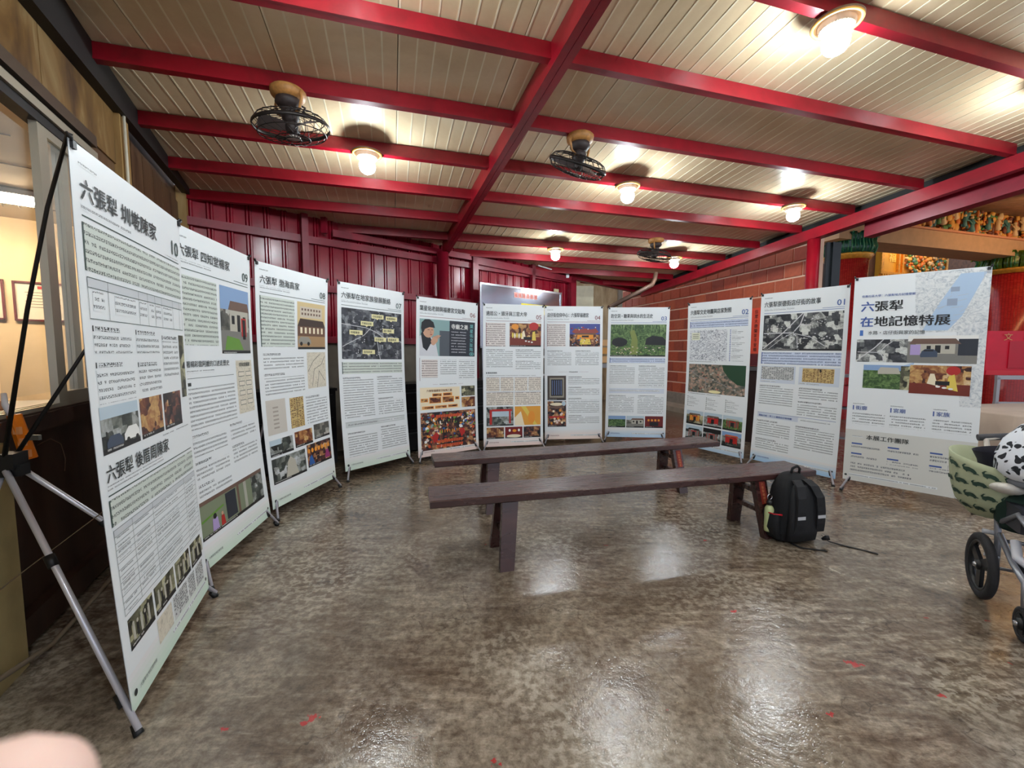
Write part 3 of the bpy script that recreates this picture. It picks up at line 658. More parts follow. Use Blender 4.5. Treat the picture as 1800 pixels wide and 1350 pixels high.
class Banner:
    """print laid out in sheet units: u 0..1 across, v 0..1 down"""
    def __init__(s, k):
        s.k = k; s.c = [V(q) for q in BC[k]]; s.W, s.H = .8, 1.8
        s.n = (s.c[1]-s.c[0]).cross(s.c[3]-s.c[0]).normalized()
        if s.n.dot(V((0,0,CAMZ))-s.c[0]) < 0: s.n = -s.n
        s.bow = BOW[k]; s.mb = MB(); s.mb.recalc = False; s.mats = []; s.uvl = []
        s.q = 0; s.rect(0,0,1,1,PAPER,0)
    def P(s, u, v, off=0):
        a = s.c[0].lerp(s.c[1], u); b = s.c[3].lerp(s.c[2], u)
        return a.lerp(b, v)+s.n*(off-s.bow*sin(pi*min(max(v,0),1)))
    def mi(s, m):
        if m not in s.mats: s.mats.append(m)
        return s.mats.index(m)
    def put(s, pts, fs, mat, layer):
        b = len(s.mb.v); off = .0007*layer
        s.mb.add([s.P(u, v, off) for u, v in pts], fs, s.mi(mat))
        s.uvl += [(u*s.W, (1-v)*s.H) for u, v in pts]
    def poly(s, pts, mat, layer=1):
        """pts in (u,v); cut at fixed v lines so it follows the curve"""
        K = 22; v0, v1 = min(p[1] for p in pts), max(p[1] for p in pts)
        for i in range(int(v0*K-1e-6), int(v1*K)+1):
            q = clip(pts, [(0,i/K,0,1),(0,(i+1)/K,0,-1)])
            if len(q) > 2:
                # orient facing front
                ar = sum(q[j][0]*q[(j+1)%len(q)][1]-q[(j+1)%len(q)][0]*q[j][1] for j in range(len(q)))
                if abs(ar) < 1e-9: continue
                if ar > 0: q = q[::-1]
                s.put(q, [tuple(range(len(q)))], mat, layer)
    def rect(s, u0, v0, u1, v1, mat, layer=1): s.poly([(u0,v0),(u1,v0),(u1,v1),(u0,v1)], mat, layer)
    def ell(s, u, v, ru, rv, mat, layer=2, n=18): s.poly([(u+ru*cos(2*pi*i/n), v+rv*sin(2*pi*i/n)) for i in range(n)], mat, layer)
    def line(s, pts, wd, mat, layer=2):
        for (a, b) in zip(pts, pts[1:]):
            dx, dy = (b[0]-a[0])*s.W, (b[1]-a[1])*s.H; L = math.hypot(dx,dy); nx, ny = -dy/L*wd/2/s.W, dx/L*wd/2/s.H
            s.poly([(a[0]+nx,a[1]+ny),(b[0]+nx,b[1]+ny),(b[0]-nx,b[1]-ny),(a[0]-nx,a[1]-ny)], mat, layer)
    def text(s, t, u, v, h, mat=INK, layer=4, bold=.012, wmax=None, vert=False, right=False):
        """h = height of a character in metres, (u,v) = left, baseline"""
        if vert:
            for i, ch in enumerate(t):
                vs, fs, tw, th = text_mesh(ch); s.put([(u+(x*h)/s.W, v+(i*1.12*h)/s.H+(.8-y)*h/s.H) for x, y in vs], [f for f in fs], mat, layer)
            return
        vs, fs, tw, th = text_mesh(t); sx = h
        if wmax and tw*h > wmax*s.W: sx = wmax*s.W/tw
        if right: u = u-tw*sx/s.W
        e = bold*.9*h
        for j, (dx, dy) in enumerate(((0,0),(e,0),(-e,0),(0,e*.6),(0,-e*.6)) if bold else ((0,0),)):
            s.put([(u+(x*sx+dx)/s.W, v-(y*h+dy)/s.H) for x, y in vs], fs, mat, layer+j*.12)
    def head(s, title, num, col, sub='', wmax=.72, kicker=True):
        if kicker: s.rect(.05,.024,.15,.031,TXTS,1)
        s.text(title, .05, .082, .062, INK, wmax=wmax, bold=.014)
        s.rect(.05,.092,.42,.101,TXTS,1)
        if num: s.text(num, .955, .100, .078, col, right=True, bold=.008); s.rect(.73,.107,.955,.109,col,1)
        s.rect(.05,.116,.955,.1185,col,1)
    def foot(s, col, fade):
        for i in range(6):
            t = i/5; c = [232+(fade[j]-232)*t*.8 for j in range(3)]
            s.rect(0,.93+.07*i/6,1,.93+.07*(i+1)/6, flat('fade_%d_%d_%d' % tuple(int(x) for x in c), tuple(c)), .4)
        s.rect(.10,.968,.36,.977, col, 1) if False else s.text('六張犁在地記憶特展', .08, .975, .015, col, bold=0)
        s.rect(.45,.966,.95,.974,TXTS,1); s.ell(.045,.971,.014,.0065,INK,2); s.ell(.962,.966,.010,.0048,INK,2)
    def photo(s, u0,v0,u1,v1, mat, cap=True, layer=1):
        s.rect(u0,v0,u1,v1,mat,layer)
        if cap: s.rect(u0,v1-.010,u1,v1,KEY,layer+.5); s.rect(u0+.015,v1-.0085,u0+(u1-u0)*.5,v1-.0015,TXTC,layer+1)
    def scene_house(s, u0,v0,u1,v1, sky=SKY, wall=PWALL, ground=PGREY, roof=PROOF, tex=HOUSE):
        w_, h_ = u1-u0, v1-v0; X = lambda a: u0+w_*a; Y = lambda a: v0+h_*a
        s.rect(u0,v0,u1,v1,tex,1); s.rect(u0,v0,u1,Y(.34),sky,1.4)
        s.poly([(X(.25),Y(.34)),(X(.33),Y(.2)),(X(.95),Y(.2)),(X(1),Y(.34))],roof,1.8)
        s.rect(X(.3),Y(.34),X(.95),Y(.66),wall,1.6); s.rect(X(.55),Y(.40),X(.66),Y(.66),KEY,2)
        s.rect(X(.36),Y(.42),X(.46),Y(.55),KEY,2); s.rect(X(.76),Y(.42),X(.86),Y(.55),KEY,2)
        s.poly([(u0,Y(.66)),(u1,Y(.62)),(u1,v1),(u0,v1)],ground,1.5)
        s.rect(u0,v1-.010,u1,v1,KEY,2.2); s.rect(u0+.015,v1-.0085,u0+w_*.5,v1-.0015,TXTC,2.6)
    def scene_gate(s, u0,v0,u1,v1, sky, body, roof, tex):
        w_, h_ = u1-u0, v1-v0; X = lambda a: u0+w_*a; Y = lambda a: v0+h_*a
        s.rect(u0,v0,u1,v1,tex,1); s.rect(u0,v0,u1,Y(.3),sky,1.4)
        s.poly([(X(.12),Y(.34)),(X(.2),Y(.2)),(X(.8),Y(.2)),(X(.88),Y(.34)),(X(.8),Y(.3)),(X(.2),Y(.3))],roof,1.8)
        s.rect(X(.22),Y(.34),X(.78),Y(.72),body,1.7); s.rect(X(.42),Y(.44),X(.58),Y(.72),KEY,2); s.rect(X(.36),Y(.36),X(.64),Y(.43),PRED,2)
        for a in (.2,.34,.64,.78): s.rect(X(a),Y(.34),X(a+.025),Y(.8),PRED,2.2)
        s.rect(u0,v1-.010,u1,v1,KEY,2.2)
    def finish(s, lab, legs=True, rear=None, hub_e=.32, hub_z=.85, group='exhibition banners on X-stands standing in a curve'):
        base = (s.c[2]+s.c[3])/2; base.z = 0
        t = thing('display_banner', lab, 'banner', base, 0, group)
        # sheet back and rim
        m = s.mb; back = len(m.v); K = 22
        for (ua, ub) in ((0,1),):
            vs = []; fs = []
            for i in range(K+1):
                vs += [s.P(0,i/K,-.0015), s.P(1,i/K,-.0015)]
            for i in range(K): fs.append((2*i,2*i+1,2*i+3,2*i+2))
            m.add(vs, fs, s.mi(flat('vinyl_back',(200,204,208)))); s.uvl += [(0,0)]*len(vs)
        sh = m.build('sheet', s.mats, t, world=True)
        uv = sh.data.uv_layers.new(name='UVMap'); ul = s.uvl; lp = sh.data.loops
        for l in lp: uv.data[l.index].uv = ul[l.vertex_index]
        # stand
        mid = s.P(.5,.56); mid = V((base.x, base.y, 0))-s.n*hub_e; hub = V((mid.x, mid.y, hub_z)) if s.k != 10 else V((-1.795,1.474,.858))
        ud = (s.c[1]-s.c[0]).normalized(); nn = V((s.n.x,s.n.y,0)).normalized()
        b = MB(); R = Matrix((ud, nn, V((0,0,1)))).transposed()
        b.box(hub, (.075,.05,.055), 0, R); b.box(hub+V((0,0,-.035)), (.05,.07,.04), 0, R); b.build('hub', BLACK, t, world=True)
        for i, (u_, sg) in enumerate(((0,-1),(1,1))):
            tip = s.P(u_,0,-.002)+V((0,0,.012)); st = hub+ud*sg*.03+V((0,0,.02))
            md = st.lerp(tip,.5)-nn*.012
            md2 = st.lerp(tip,.8)-nn*.010
            b = MB(); b.tube([st, md, md2, tip+nn*.004, tip+nn*.012+V((0,0,-.006))], [.0075,.006,.0055,.005,.004], 8); arm = b.build('arm', BLACK, t, world=True)
            b = MB(); e = s.P(.02 if u_==0 else .98,.008,.002); b.box(e,(.018,.012,.022),0,R); b.tube([tip, tip+nn*.01+V((0,0,-.012)), e+V((0,0,.005)), e+ud*(-sg)*.004+V((0,0,-.012))],[.005,.005,.004,.003],6); b.build('hook', BLACK, t, world=True)
            cl = s.P(.03 if u_==0 else .97,.985,-.006)
            if legs:
                foot = V((cl.x,cl.y,0))+nn*.05+ud*sg*.03 if s.k != 10 else (V((-1.215,1.272,0)) if u_==0 else V((-1.512,2.048,0)))
                h0 = hub+ud*sg*.03+V((0,0,-.03)); wp = s.P(0.0 if u_==0 else 1.0,.985,-.014)
                b = MB(); c1 = h0.lerp(foot,.36); b.tube([h0, foot+V((0,0,.02))], .0085 if s.k!=10 else .010, 10); leg = b.build('leg', ALU, t, world=True)
                b = MB(); d = (foot-h0).normalized(); b.tube([c1-d*.022, c1+d*.022], .0125 if s.k!=10 else .0155, 10); b.build('collar', BLACK, leg, world=True); b = MB(); b.tube([foot-d*.15, foot-d*.105], .0125 if s.k!=10 else .0155, 10); b.build('collar', BLACK, leg, world=True)
                b = MB(); b.tube([foot-d*.04, foot-d*.012+V((0,0,0)), V((foot.x,foot.y,0.001))], [.011,.014,.015], 10); b.build('foot_cap', BLACK, leg, world=True)
        rf = V((mid.x,mid.y,0))-nn*.27 if rear is None else V(rear); h0 = hub-nn*.02+V((0,0,-.03))
        b = MB(); b.tube([h0, rf+V((0,0,.02))], .0085, 8); leg = b.build('leg', ALU, t, world=True)
        b = MB(); b.tube([rf+V((0,0,.03)), rf+V((0,0,.001))], [.011,.015], 8); b.build('foot_cap', BLACK, leg, world=True)
        return t, hub
GRN = flat('print_number_green', (58,78,72))
# banner 10
B = Banner(10); B.rect(.05,.028,.17,.034,TXTS,1); B.text('六張犁 圳墘陳家', .05,.088,.070,INK,bold=.018,wmax=.66); B.rect(.05,.094,.42,.105,TXTS,1)
B.text('10',.955,.098,.090,GRN,right=True,bold=.008); B.rect(.78,.103,.95,.108,TXTS,1); B.rect(.05,.113,.96,.1155,GRN,1)
B.rect(.05,.125,.97,.205,TXTG,1); B.rect(.045,.125,.055,.205,GRN,1.5)
for v_ in (.215,.232,.285): B.rect(.05,v_,.97,v_+.0012,GRN,2)
B.rect(.05,.2155,.97,.232,flat('print_table_head',(206,210,214)),1)
for u_ in (.05,.19,.45,.54,.62,.70,.84,.93,.97): B.rect(u_,.215,u_+.002,.286,GRN,2)
for a_,c_ in ((.08,.16),(.24,.42),(.46,.53),(.56,.61),(.63,.69),(.72,.83)): B.rect(a_,.237,c_,.272,TXT,1)
for (a_,c_,h_,e_) in ((.06,.36,.298,.345),(.06,.36,.362,.435),(.40,.64,.298,.345),(.40,.64,.365,.43),(.68,.88,.305,.40)):
    B.rect(a_,h_+.012,c_,e_,TXT,1); B.rect(a_,h_-.001,a_+.008,h_+.009,INK,1); B.rect(a_+.02,h_,a_+.2,h_+.008,SUBH,1)
B.photo(.90,.30,.97,.46,SEPIA,False)
B.photo(.05,.395+.045,.36,.525,STREET); B.rect(.05,.44,.36,.462,SKYP,1.3); B.poly([(.22,.50),(.26,.487),(.33,.487),(.355,.50),(.355,.512),(.22,.512)],PWHITE,2.4); B.ell(.25,.512,.014,.005,KEY,2.8); B.ell(.33,.512,.014,.005,KEY,2.8); B.poly([(.08,.505),(.11,.494),(.18,.494),(.21,.505),(.21,.515),(.08,.515)],PCAR,2.2)
B.photo(.38,.44,.62,.525,WARM); B.photo(.64,.44,.87,.525,NIGHT); B.rect(.60,.53,.95,.536,TXTS,1)
B.text('六張犁 後厝周陳家', .05,.575,.060,INK,bold=.018,wmax=.60); B.rect(.05,.580,.58,.589,TXTS,1); B.rect(.05,.597,.96,.5995,GRN,1)
B.rect(.05,.606,.97,.655,TXTG,1); B.rect(.045,.606,.055,.655,GRN,1.5)
B.rect(.05,.662,.97,.674,flat('print_table_head'),1)
for i in range(14): B.rect(.05,.662+.0124*i,.97,.6628+.0124*i,GRN,2)
for u_ in (.05,.20,.40,.80,.97): B.rect(u_,.662,u_+.002,.8235,GRN,2)
for i in range(12):
    for a_,c_ in ((.07,.17),(.22,.36),(.42,.70),(.82,.93)):
        if (i*7+int(a_*40))%5: B.rect(a_,.677+.0124*i,c_-.03*((i*3)%3),.684+.0124*i,TXTS,1)
for i,(a_,c_) in enumerate(((.06,.29),(.31,.54),(.56,.76),(.78,.95))):
    B.photo(a_,.835,c_,.895,SEPIA)
    for j in range(5): B.rect(a_+.03+.035*j,.853+.003*(j%2),a_+.05+.035*j,.882,KEY if j%2 else PWALL,2); B.ell(a_+.04+.035*j,.850+.003*(j%2),.009,.004,PWALL,2.3,8)
B.rect(.30,.903,.47,.955,MAPB,1); B.rect(.49,.903,.68,.955,SCRIPT,1); B.rect(.70,.903,.80,.955,SCRIPT,1); B.rect(.82,.903,.94,.955,SCRIPT,1)
B.foot(GRN, (200,226,204))
b10, hub10 = B.finish('banner numbered 10, nearest at the left, with its silver tripod legs in full view', rear=(-1.93,1.22,0))
# banner 9
B = Banner(9); B.head('六張犁 四知堂楊家','09',GRN,wmax=.62)
B.rect(.05,.135,.48,.335,TXTG,1); B.rect(.045,.135,.055,.335,GRN,1.5)
B.scene_house(.52,.135,.955,.36); B.poly([(.56,.36-.012),(.60,.30),(.78,.31),(.84,.348)],PGRN,2.7); B.rect(.82,.235,.90,.30,PRED,2.8); B.rect(.84,.24,.885,.31,KEY,3)
B.text('著楊彩雲阿嬤的口述走歷史',.08,.40,.036,INK,wmax=.52); B.rect(.08,.41,.40,.418,TXTS,1); B.rect(.05,.432,.66,.4335,GRN,1)
B.rect(.08,.445,.12,.455,INK,1); B.rect(.08,.462,.66,.585,TXT,1)
B.rect(.70,.385,.955,.575,MAPB,1)
for i in range(4):
    for j in range(2): B.rect(.73+.115*j,.425+.034*i,.82+.115*j,.443+.034*i,GRN,2); B.rect(.733+.115*j,.427+.034*i,.817+.115*j,.441+.034*i,BEIGE,2.5)
B.text('四知堂楊家',.75,.407,.028,INK)
for (a_,c_,h_,e_) in ((.08,.48,.60,.665),(.54,.93,.60,.66),(.08,.48,.68,.735),(.54,.93,.675,.735),(.08,.48,.75,.79)):
    B.rect(a_,h_,a_+.18,h_+.008,SUBH,1); B.rect(a_,h_+.013,c_,e_,TXT,1)
B.photo(.05,.80,.93,.915,flat('photo_wall_green',(128,138,112))); B.rect(.05,.80,.93,.812,PROOF,1.5)
B.rect(.36,.815,.50,.90,DSLATE,2); B.rect(.52,.812,.55,.905,PROOF,2); B.rect(.62,.812,.66,.905,flat('photo_pipe',(170,170,158)),2); B.rect(.74,.812,.93,.905,STREET,1.7)
B.line([(.06,.86),(.33,.845)],.012,PGRN,2); B.ell(.21,.862,.02,.009,KEY,2.4); B.poly([(.17,.905),(.18,.868),(.24,.868),(.25,.905)],LILAC,2.3); B.ell(.30,.868,.013,.006,PSKIN,2.6); B.poly([(.275,.905),(.285,.874),(.32,.874),(.33,.905)],PRED,2.3)
B.foot(GRN, (200,226,204)); B.finish('banner numbered 09, partly hidden behind banner 10')
# banner 8
B = Banner(8); B.head('六張犁 渤海高家','08',GRN,wmax=.5)
B.rect(.05,.13,.48,.335,TXTG,1); B.rect(.045,.13,.055,.335,GRN,1.5)
B.rect(.52,.13,.955,.345,flat('photo_cream_sky',(214,190,140)),1); B.rect(.56,.15,.90,.20,flat('photo_flats',(206,194,176)),1.5)
for i in range(7): B.rect(.58+.045*i,.158,.605+.045*i,.168,PROOF,2); B.rect(.58+.045*i,.178,.605+.045*i,.188,PROOF,2)
B.poly([(.52,.24),(.56,.205),(.92,.21),(.955,.24)],flat('photo_dark_roof',(66,48,42)),2.2); B.rect(.52,.24,.955,.285,flat('photo_brown_wall',(110,78,60)),2)
for i in range(6): B.rect(.56+.065*i,.245,.59+.065*i,.272,CREAMP,2.5)
B.rect(.52,.285,.955,.335,flat('photo_sand',(170,136,96)),2); B.poly([(.53,.305),(.56,.288),(.68,.288),(.72,.305),(.72,.32),(.53,.32)],flat('photo_silver_car',(150,146,136)),2.8); B.ell(.57,.32,.02,.009,KEY,3); B.ell(.68,.32,.02,.009,KEY,3); B.rect(.52,.335,.955,.345,KEY,2)
B.rect(.06,.362,.28,.371,SUBH,1); B.rect(.06,.38,.60,.43,TXT,1); B.rect(.06,.446,.32,.455,SUBH,1); B.rect(.06,.464,.60,.535,TXT,1)
B.rect(.65,.36,.955,.53,MAPB,1); B.line([(.66,.45),(.75,.40),(.86,.37)],.004,INK); B.line([(.72,.52),(.76,.44),(.88,.42),(.94,.38)],.004,INK); B.line([(.80,.53),(.84,.45),(.93,.50)],.004,INK)
B.rect(.05,.555,.30,.70,flat('print_doc_grey',(206,200,190)),1)
for i in range(6): B.rect(.13,.585+.017*i,.20,.592+.017*i,flat('print_doc_line',(170,160,150)),2)
B.rect(.36,.56,.56,.695,MAPB,1); B.rect(.36,.56,.56,.695,SCRIPTY,1.3); B.line([(.36,.62),(.56,.61)],.003,INK); B.line([(.46,.56),(.45,.695)],.003,INK)
B.rect(.60,.565,.82,.574,SUBH,1); B.rect(.60,.582,.95,.70,TXT,1)
B.photo(.05,.722,.36,.79,STREET); B.rect(.05,.722,.2,.745,SKYP,1.3); B.photo(.39,.715,.66,.785,WARM); B.photo(.69,.705,.955,.775,HOUSE)
B.photo(.05,.80,.52,.905,STREET); B.poly([(.22,.895),(.26,.83),(.30,.81),(.36,.83),(.40,.895)],PWALL,2); B.photo(.55,.79,.955,.895,NIGHT)
for i in range(7): B.ell(.58+.055*i,.82,.02,.011,PORG,2,10)
B.poly([(.57,.885),(.58,.85),(.62,.84),(.66,.885)],flat('photo_blue',(44,92,160)),2.3); B.poly([(.84,.88),(.86,.84),(.90,.84),(.93,.88)],flat('photo_magenta',(150,50,110)),2.3)
B.foot(GRN, (206,226,208)); B.finish('banner numbered 08, third from the left, beside banner 09')
# banner 7
B = Banner(7); B.head('六張犁在地家族發展脈絡','07',GRN)
B.photo(.05,.13,.955,.402,AER,False)
B.line([(.05,.215),(.24,.222),(.40,.228),(.52,.215+.03),(.68,.28),(.80,.27),(.955,.30)],.006,ROAD,2); B.line([(.06,.335),(.22,.30),(.36,.27),(.45,.232)],.006,ROAD,2); B.line([(.55,.27),(.57,.33),(.60,.402)],.006,ROAD,2); B.line([(.45,.232),(.52,.18),(.60,.14)],.004,ROAD,2)
for (x_,y_) in ((.34,.29),(.25,.35),(.62,.21),(.78,.20),(.86,.35),(.55,.36),(.80,.22)):
    for j in range(9): a_=j*2.4; B.rect(x_+.022*cos(a_)*(1+j*.12),y_+.010*sin(a_)*(1+j*.12),x_+.022*cos(a_)*(1+j*.12)+.012,y_+.010*sin(a_)*(1+j*.12)+.006,ROAD if j%3==0 else KEY,2.4)
for (t_,x_,y_) in (('四知堂楊家',.49,.162),('後厝周陳家',.71,.166),('芳蘭堂邱家',.33,.205),('圳墘陳家',.17,.258),('潁川陳家',.66,.238),('世居陳家',.53,.290),('張厝高家',.74,.288),('渤海高家',.35,.362)):
    B.rect(x_-.015,y_-.013,x_+.17,y_+.011,LAB,3); B.text(t_,x_,y_+.006,.026,INK,wmax=.145,bold=.01)
    B.poly([(x_+.05,y_+.011),(x_+.09,y_+.011),(x_+.07,y_+.018)],LAB,3)
B.rect(.05,.418,.955,.482,TXTG,1); B.rect(.045,.418,.055,.482,GRN,1.5)
for (a_,c_,h_,e_) in ((.05,.48,.50,.72),(.54,.95,.50,.60),(.54,.95,.625,.72),(.07,.49,.80,.93),(.55,.96,.79,.92)):
    B.rect(a_,h_,a_+.24,h_+.009,SUBH,1); B.rect(a_,h_+.014,c_,e_,TXT,1)
B.rect(.05,.742,.955,.7435,GRN,1); B.rect(.05,.744,.955,.772,flat('print_band',(206,212,212)),1); B.rect(.08,.752,.50,.763,SUBH,1.5); B.rect(.53,.752,.9,.765,TXTS,1.5)
B.foot(GRN, (206,226,208)); B.finish('banner numbered 07 with a grey aerial map and cream name tags')
# banner 6
B = Banner(6); B.head('葉星佑老師與福德宮交趾陶','06',REDI)
B.rect(.05,.132,.52,.362,PTEAL,1); B.rect(.36,.20,.52,.362,flat('photo_clay',(84,90,98)),1.5)
B.poly([(.05,.362),(.05,.24),(.11,.222),(.22,.24),(.30,.28),(.34,.362)],flat('photo_shirt_white',(212,214,220)),2)
B.poly([(.07,.225),(.10,.20),(.19,.22),(.27,.30),(.20,.345),(.10,.31)],flat('photo_vest',(30,32,38)),2.4)
B.ell(.185,.208,.085,.040,PSKIN,2.8,20); B.poly([(.07,.19),(.08,.155),(.13,.135),(.20,.133),(.26,.150),(.285,.185),(.20,.182),(.13,.195),(.11,.215),(.085,.215)],KEY,3.2)
B.rect(.17,.197,.205,.200,KEY,3.4); B.rect(.225,.197,.255,.200,KEY,3.4); B.ell(.225,.228,.018,.004,flat('photo_lip',(170,96,84)),3.4,10); B.poly([(.212,.20),(.232,.218),(.212,.219)],flat('photo_skin_shade',(180,132,106)),3.3)
B.poly([(.22,.27),(.25,.245),(.33,.228),(.385,.232),(.33,.250),(.33,.268),(.27,.295),(.235,.292)],PSKIN,3.6)
for i in range(4): B.line([(.25+.025*i,.242+.003*i),(.34+.01*i,.232+.006*i)],.004,flat('photo_skin_shade'),4)
B.poly([(.12,.362),(.22,.285),(.29,.30),(.26,.362)],flat('photo_shirt_white'),3)
B.rect(.52,.132,.955,.362,DSLATE,1.2); B.text('寺廟之美',.55,.185,.064,PWHITE,bold=.02,wmax=.28); B.text('葉星佑交趾陶',.865,.150,.050,CYAN,vert=True,bold=.012)
B.rect(.55,.20,.80,.345,TXTK,2); B.ell(.90,.345,.04,.012,CYAN,2,14); B.ell(.90,.345,.032,.009,DSLATE,2.5,14); B.ell(.90,.345,.018,.004,CYAN,2.9,10)
B.rect(.05,.375,.055,.52,REDI,1.5); B.rect(.08,.385,.33,.50,TXTP,1); B.rect(.37,.385,.64,.485,TXT,1); B.rect(.68,.385,.95,.515,TXT,1)
B.rect(.36,.54,.64,.548,TXTS,1); B.rect(.25,.5435,.33,.5445,REDI,1); B.rect(.67,.5435,.75,.5445,REDI,1)
B.rect(.05,.563,.69,.705,CREAMP,1); B.rect(.72,.56,.955,.628,SEPIA,1); B.rect(.72,.635,.955,.703,WARM,1)
B.text('六張犁福德宮交趾陶工藝',.15,.592,.030,flat('print_brown',(120,70,40)),wmax=.46)
for (a_,h_,c_,e_) in ((.24,.602,.39,.622),(.41,.600,.56,.620),(.19,.626,.38,.665),(.40,.624,.59,.663),(.06,.632,.17,.655),(.61,.628,.68,.648),(.08,.682,.26,.700),(.28,.681,.47,.699),(.49,.679,.65,.697)):
    B.rect(a_,h_,c_,e_,PORG,2); B.rect(a_+.012,h_+.004,c_-.012,e_-.004,WARM,2.5)
B.rect(.05,.722,.955,.962,flat('diagram_red_ground',(120,70,54)),1); B.rect(.05,.722,.955,.962,NIGHT,1.3)
rr = random.Random(3)
pal = [PRED,PORG,flat('photo_blue'),CREAMP,KEY,PWHITE,flat('photo_brick',(206,84,44)),PTEAL,PALEP,PGRN]
for i in range(130):
    a_ = rr.random(); u_ = .07+.17*rr.random() if a_<.3 else (.78+.16*rr.random() if a_<.55 else .26+.5*rr.random()); v_ = .73+.22*rr.random()
    B.ell(u_,v_,.008+.022*rr.random(),.003+.009*rr.random(),rr.choice(pal),2+.3*(i%4),7)
for v_ in (.742,.905,.935):
    for i in range(11): B.poly([(.29+.04*i,v_),(.325+.04*i,v_),(.315+.04*i,v_+.018),(.28+.04*i,v_+.018)],flat('photo_brick'),3.4)
B.poly([(.22,.88),(.28,.85),(.33,.87),(.30,.91),(.24,.92)],PRED,3.8); B.poly([(.66,.85),(.74,.84),(.77,.87),(.70,.90)],PRED,3.8)
for i in range(10): B.rect(.28+.045*i,.775,.30+.045*i,.80,KEY,3.4); B.rect(.30+.04*i,.84,.312+.04*i,.86,PORG,3.4)
B.foot(REDI, (236,206,196)); B.finish('banner numbered 06 with a portrait of a man in a black cap')
# banner 5
B = Banner(5); B.head('遶尪公・頭牙與三官大帝','05',REDI,wmax=.66)
B.rect(.05,.13,.36,.345-.05,TXTP,1); B.rect(.045,.13,.052,.295,REDI,1.5)
B.photo(.43,.13,.955,.295,WARM); B.rect(.43,.225,.955,.285,flat('photo_table',(120,46,30)),1.4); B.ell(.83,.15,.08,.028,PRED,2); B.ell(.52,.155,.06,.02,PORG,2); B.poly([(.62,.24),(.64,.19),(.67,.18),(.70,.24)],CREAMP,2.2); B.poly([(.80,.25),(.81,.19),(.85,.185),(.87,.25)],flat('photo_yellow',(226,200,90)),2.2)
for i in range(5): B.ell(.48+.035*i,.215+.003*(i%2),.016,.02,CREAMP if i%2 else flat('photo_yellow'),2.5,8)
for i in range(3): B.ell(.70+.05*i,.255+.004*i,.018,.005,PWHITE,3,10)
B.rect(.66,.225,.80,.245,KEY,2.6)
for (a_,c_,h_,e_) in ((.05,.48,.315,.44),(.53,.95,.315,.375),(.53,.95,.395,.455)): B.rect(a_,h_,a_+.3,h_+.007,SUBH,1); B.rect(a_,h_+.012,c_,e_,TXT,1)
B.rect(.05,.475,.062,.487,INK,1.5); B.text('農民的神明',.075,.487,.024,INK); B.rect(.05,.498,.88,.506,TXTS,1)
for i in range(4): B.rect(.05+.232*i,.515,.265+.232*i,.61,TXTBE,1); B.rect(.05+.232*i,.512,.265+.232*i,.5135,REDI,1.5)
for i in range(2): B.rect(.05+.465*i,.62,.495+.465*i,.71,TXTBE,1); B.rect(.05+.465*i,.6175,.495+.465*i,.619,REDI,1.5)
B.photo(.05,.72,.495,.855,STREET); B.rect(.10,.74,.14,.845,PRED,2); B.rect(.14,.737,.47,.752,PRED,2); B.rect(.14,.752,.46,.79,SKYP,1.6); B.rect(.42,.75,.45,.84,PRED,2)
B.photo(.515,.72,.955,.855,flat('photo_gold',(226,160,60)),False); B.poly([(.515,.855),(.515,.80),(.62,.755),(.68,.855)],CREAMP,2); B.ell(.80,.80,.06,.045,PORG,2); B.poly([(.62,.72),(.70,.72),(.90,.855),(.84,.855)],flat('photo_yellow'),1.8)
B.photo(.05,.865,.335,.945,WARM); B.photo(.355,.865,.645,.945,flat('photo_stage_red',(120,16,20))); B.ell(.43,.889,.018,.010,PWHITE,2); B.ell(.585,.889,.018,.010,PWHITE,2); B.ell(.50,.93,.12,.012,CREAMP,2); B.ell(.51,.892,.035,.010,PORG,2); B.photo(.665,.865,.955,.945,NIGHT)
B.foot(REDI, (236,206,196)); B.finish('banner numbered 05 in front of the steel notice board')
# banner 4
B = Banner(4); B.head('店仔街信仰中心：六張犁福德宮','04',REDI,wmax=.70)
B.rect(.05,.13,.36,.30,TXTP,1); B.rect(.045,.13,.052,.30,REDI,1.5)
B.rect(.43,.13,.955,.30,flat('photo_dusk',(70,80,150)),1); B.rect(.43,.21,.955,.30,NIGHT,1.3)
B.poly([(.47,.19),(.52,.165),(.60,.172),(.70,.165),(.80,.172),(.88,.165),(.93,.19),(.90,.20),(.50,.20)],flat('photo_roof_red',(150,70,60)),2); B.rect(.52,.20,.88,.212,PROOF,2.3); B.rect(.56,.212,.84,.245,PORG,2); B.rect(.64,.218,.76,.232,KEY,2.5); B.poly([(.62,.245),(.78,.245),(.80,.285),(.60,.285)],flat('photo_yellow'),2)
rr = random.Random(5)
for i in range(40): B.ell(.46+.46*rr.random(),.155+.02*rr.random() if i<14 else .22+.07*rr.random(),.006+.01*rr.random(),.004,rr.choice(pal),2.8,6)
for (a_,c_,h_,e_) in ((.05,.46,.33,.445),(.53,.94,.33,.445)): B.rect(a_,h_,a_+.26,h_+.008,SUBH,1); B.rect(a_,h_+.014,c_,e_,TXT,1)
B.rect(.42,.487,.58,.497,SUBH,1); B.rect(.24,.4915,.40,.4925,REDI,1); B.rect(.60,.4915,.76,.4925,REDI,1)
B.photo(.05,.52,.37,.705,flat('photo_frame_brown',(74,62,54))); B.rect(.085,.535,.335,.685,flat('photo_frame_pale',(150,144,128)),2); B.rect(.11,.548,.31,.672,KEY,2.4)
for i in range(5): B.rect(.125+.038*i,.555,.14+.038*i,.665,flat('photo_blue_grey',(96,110,150)),2.8)
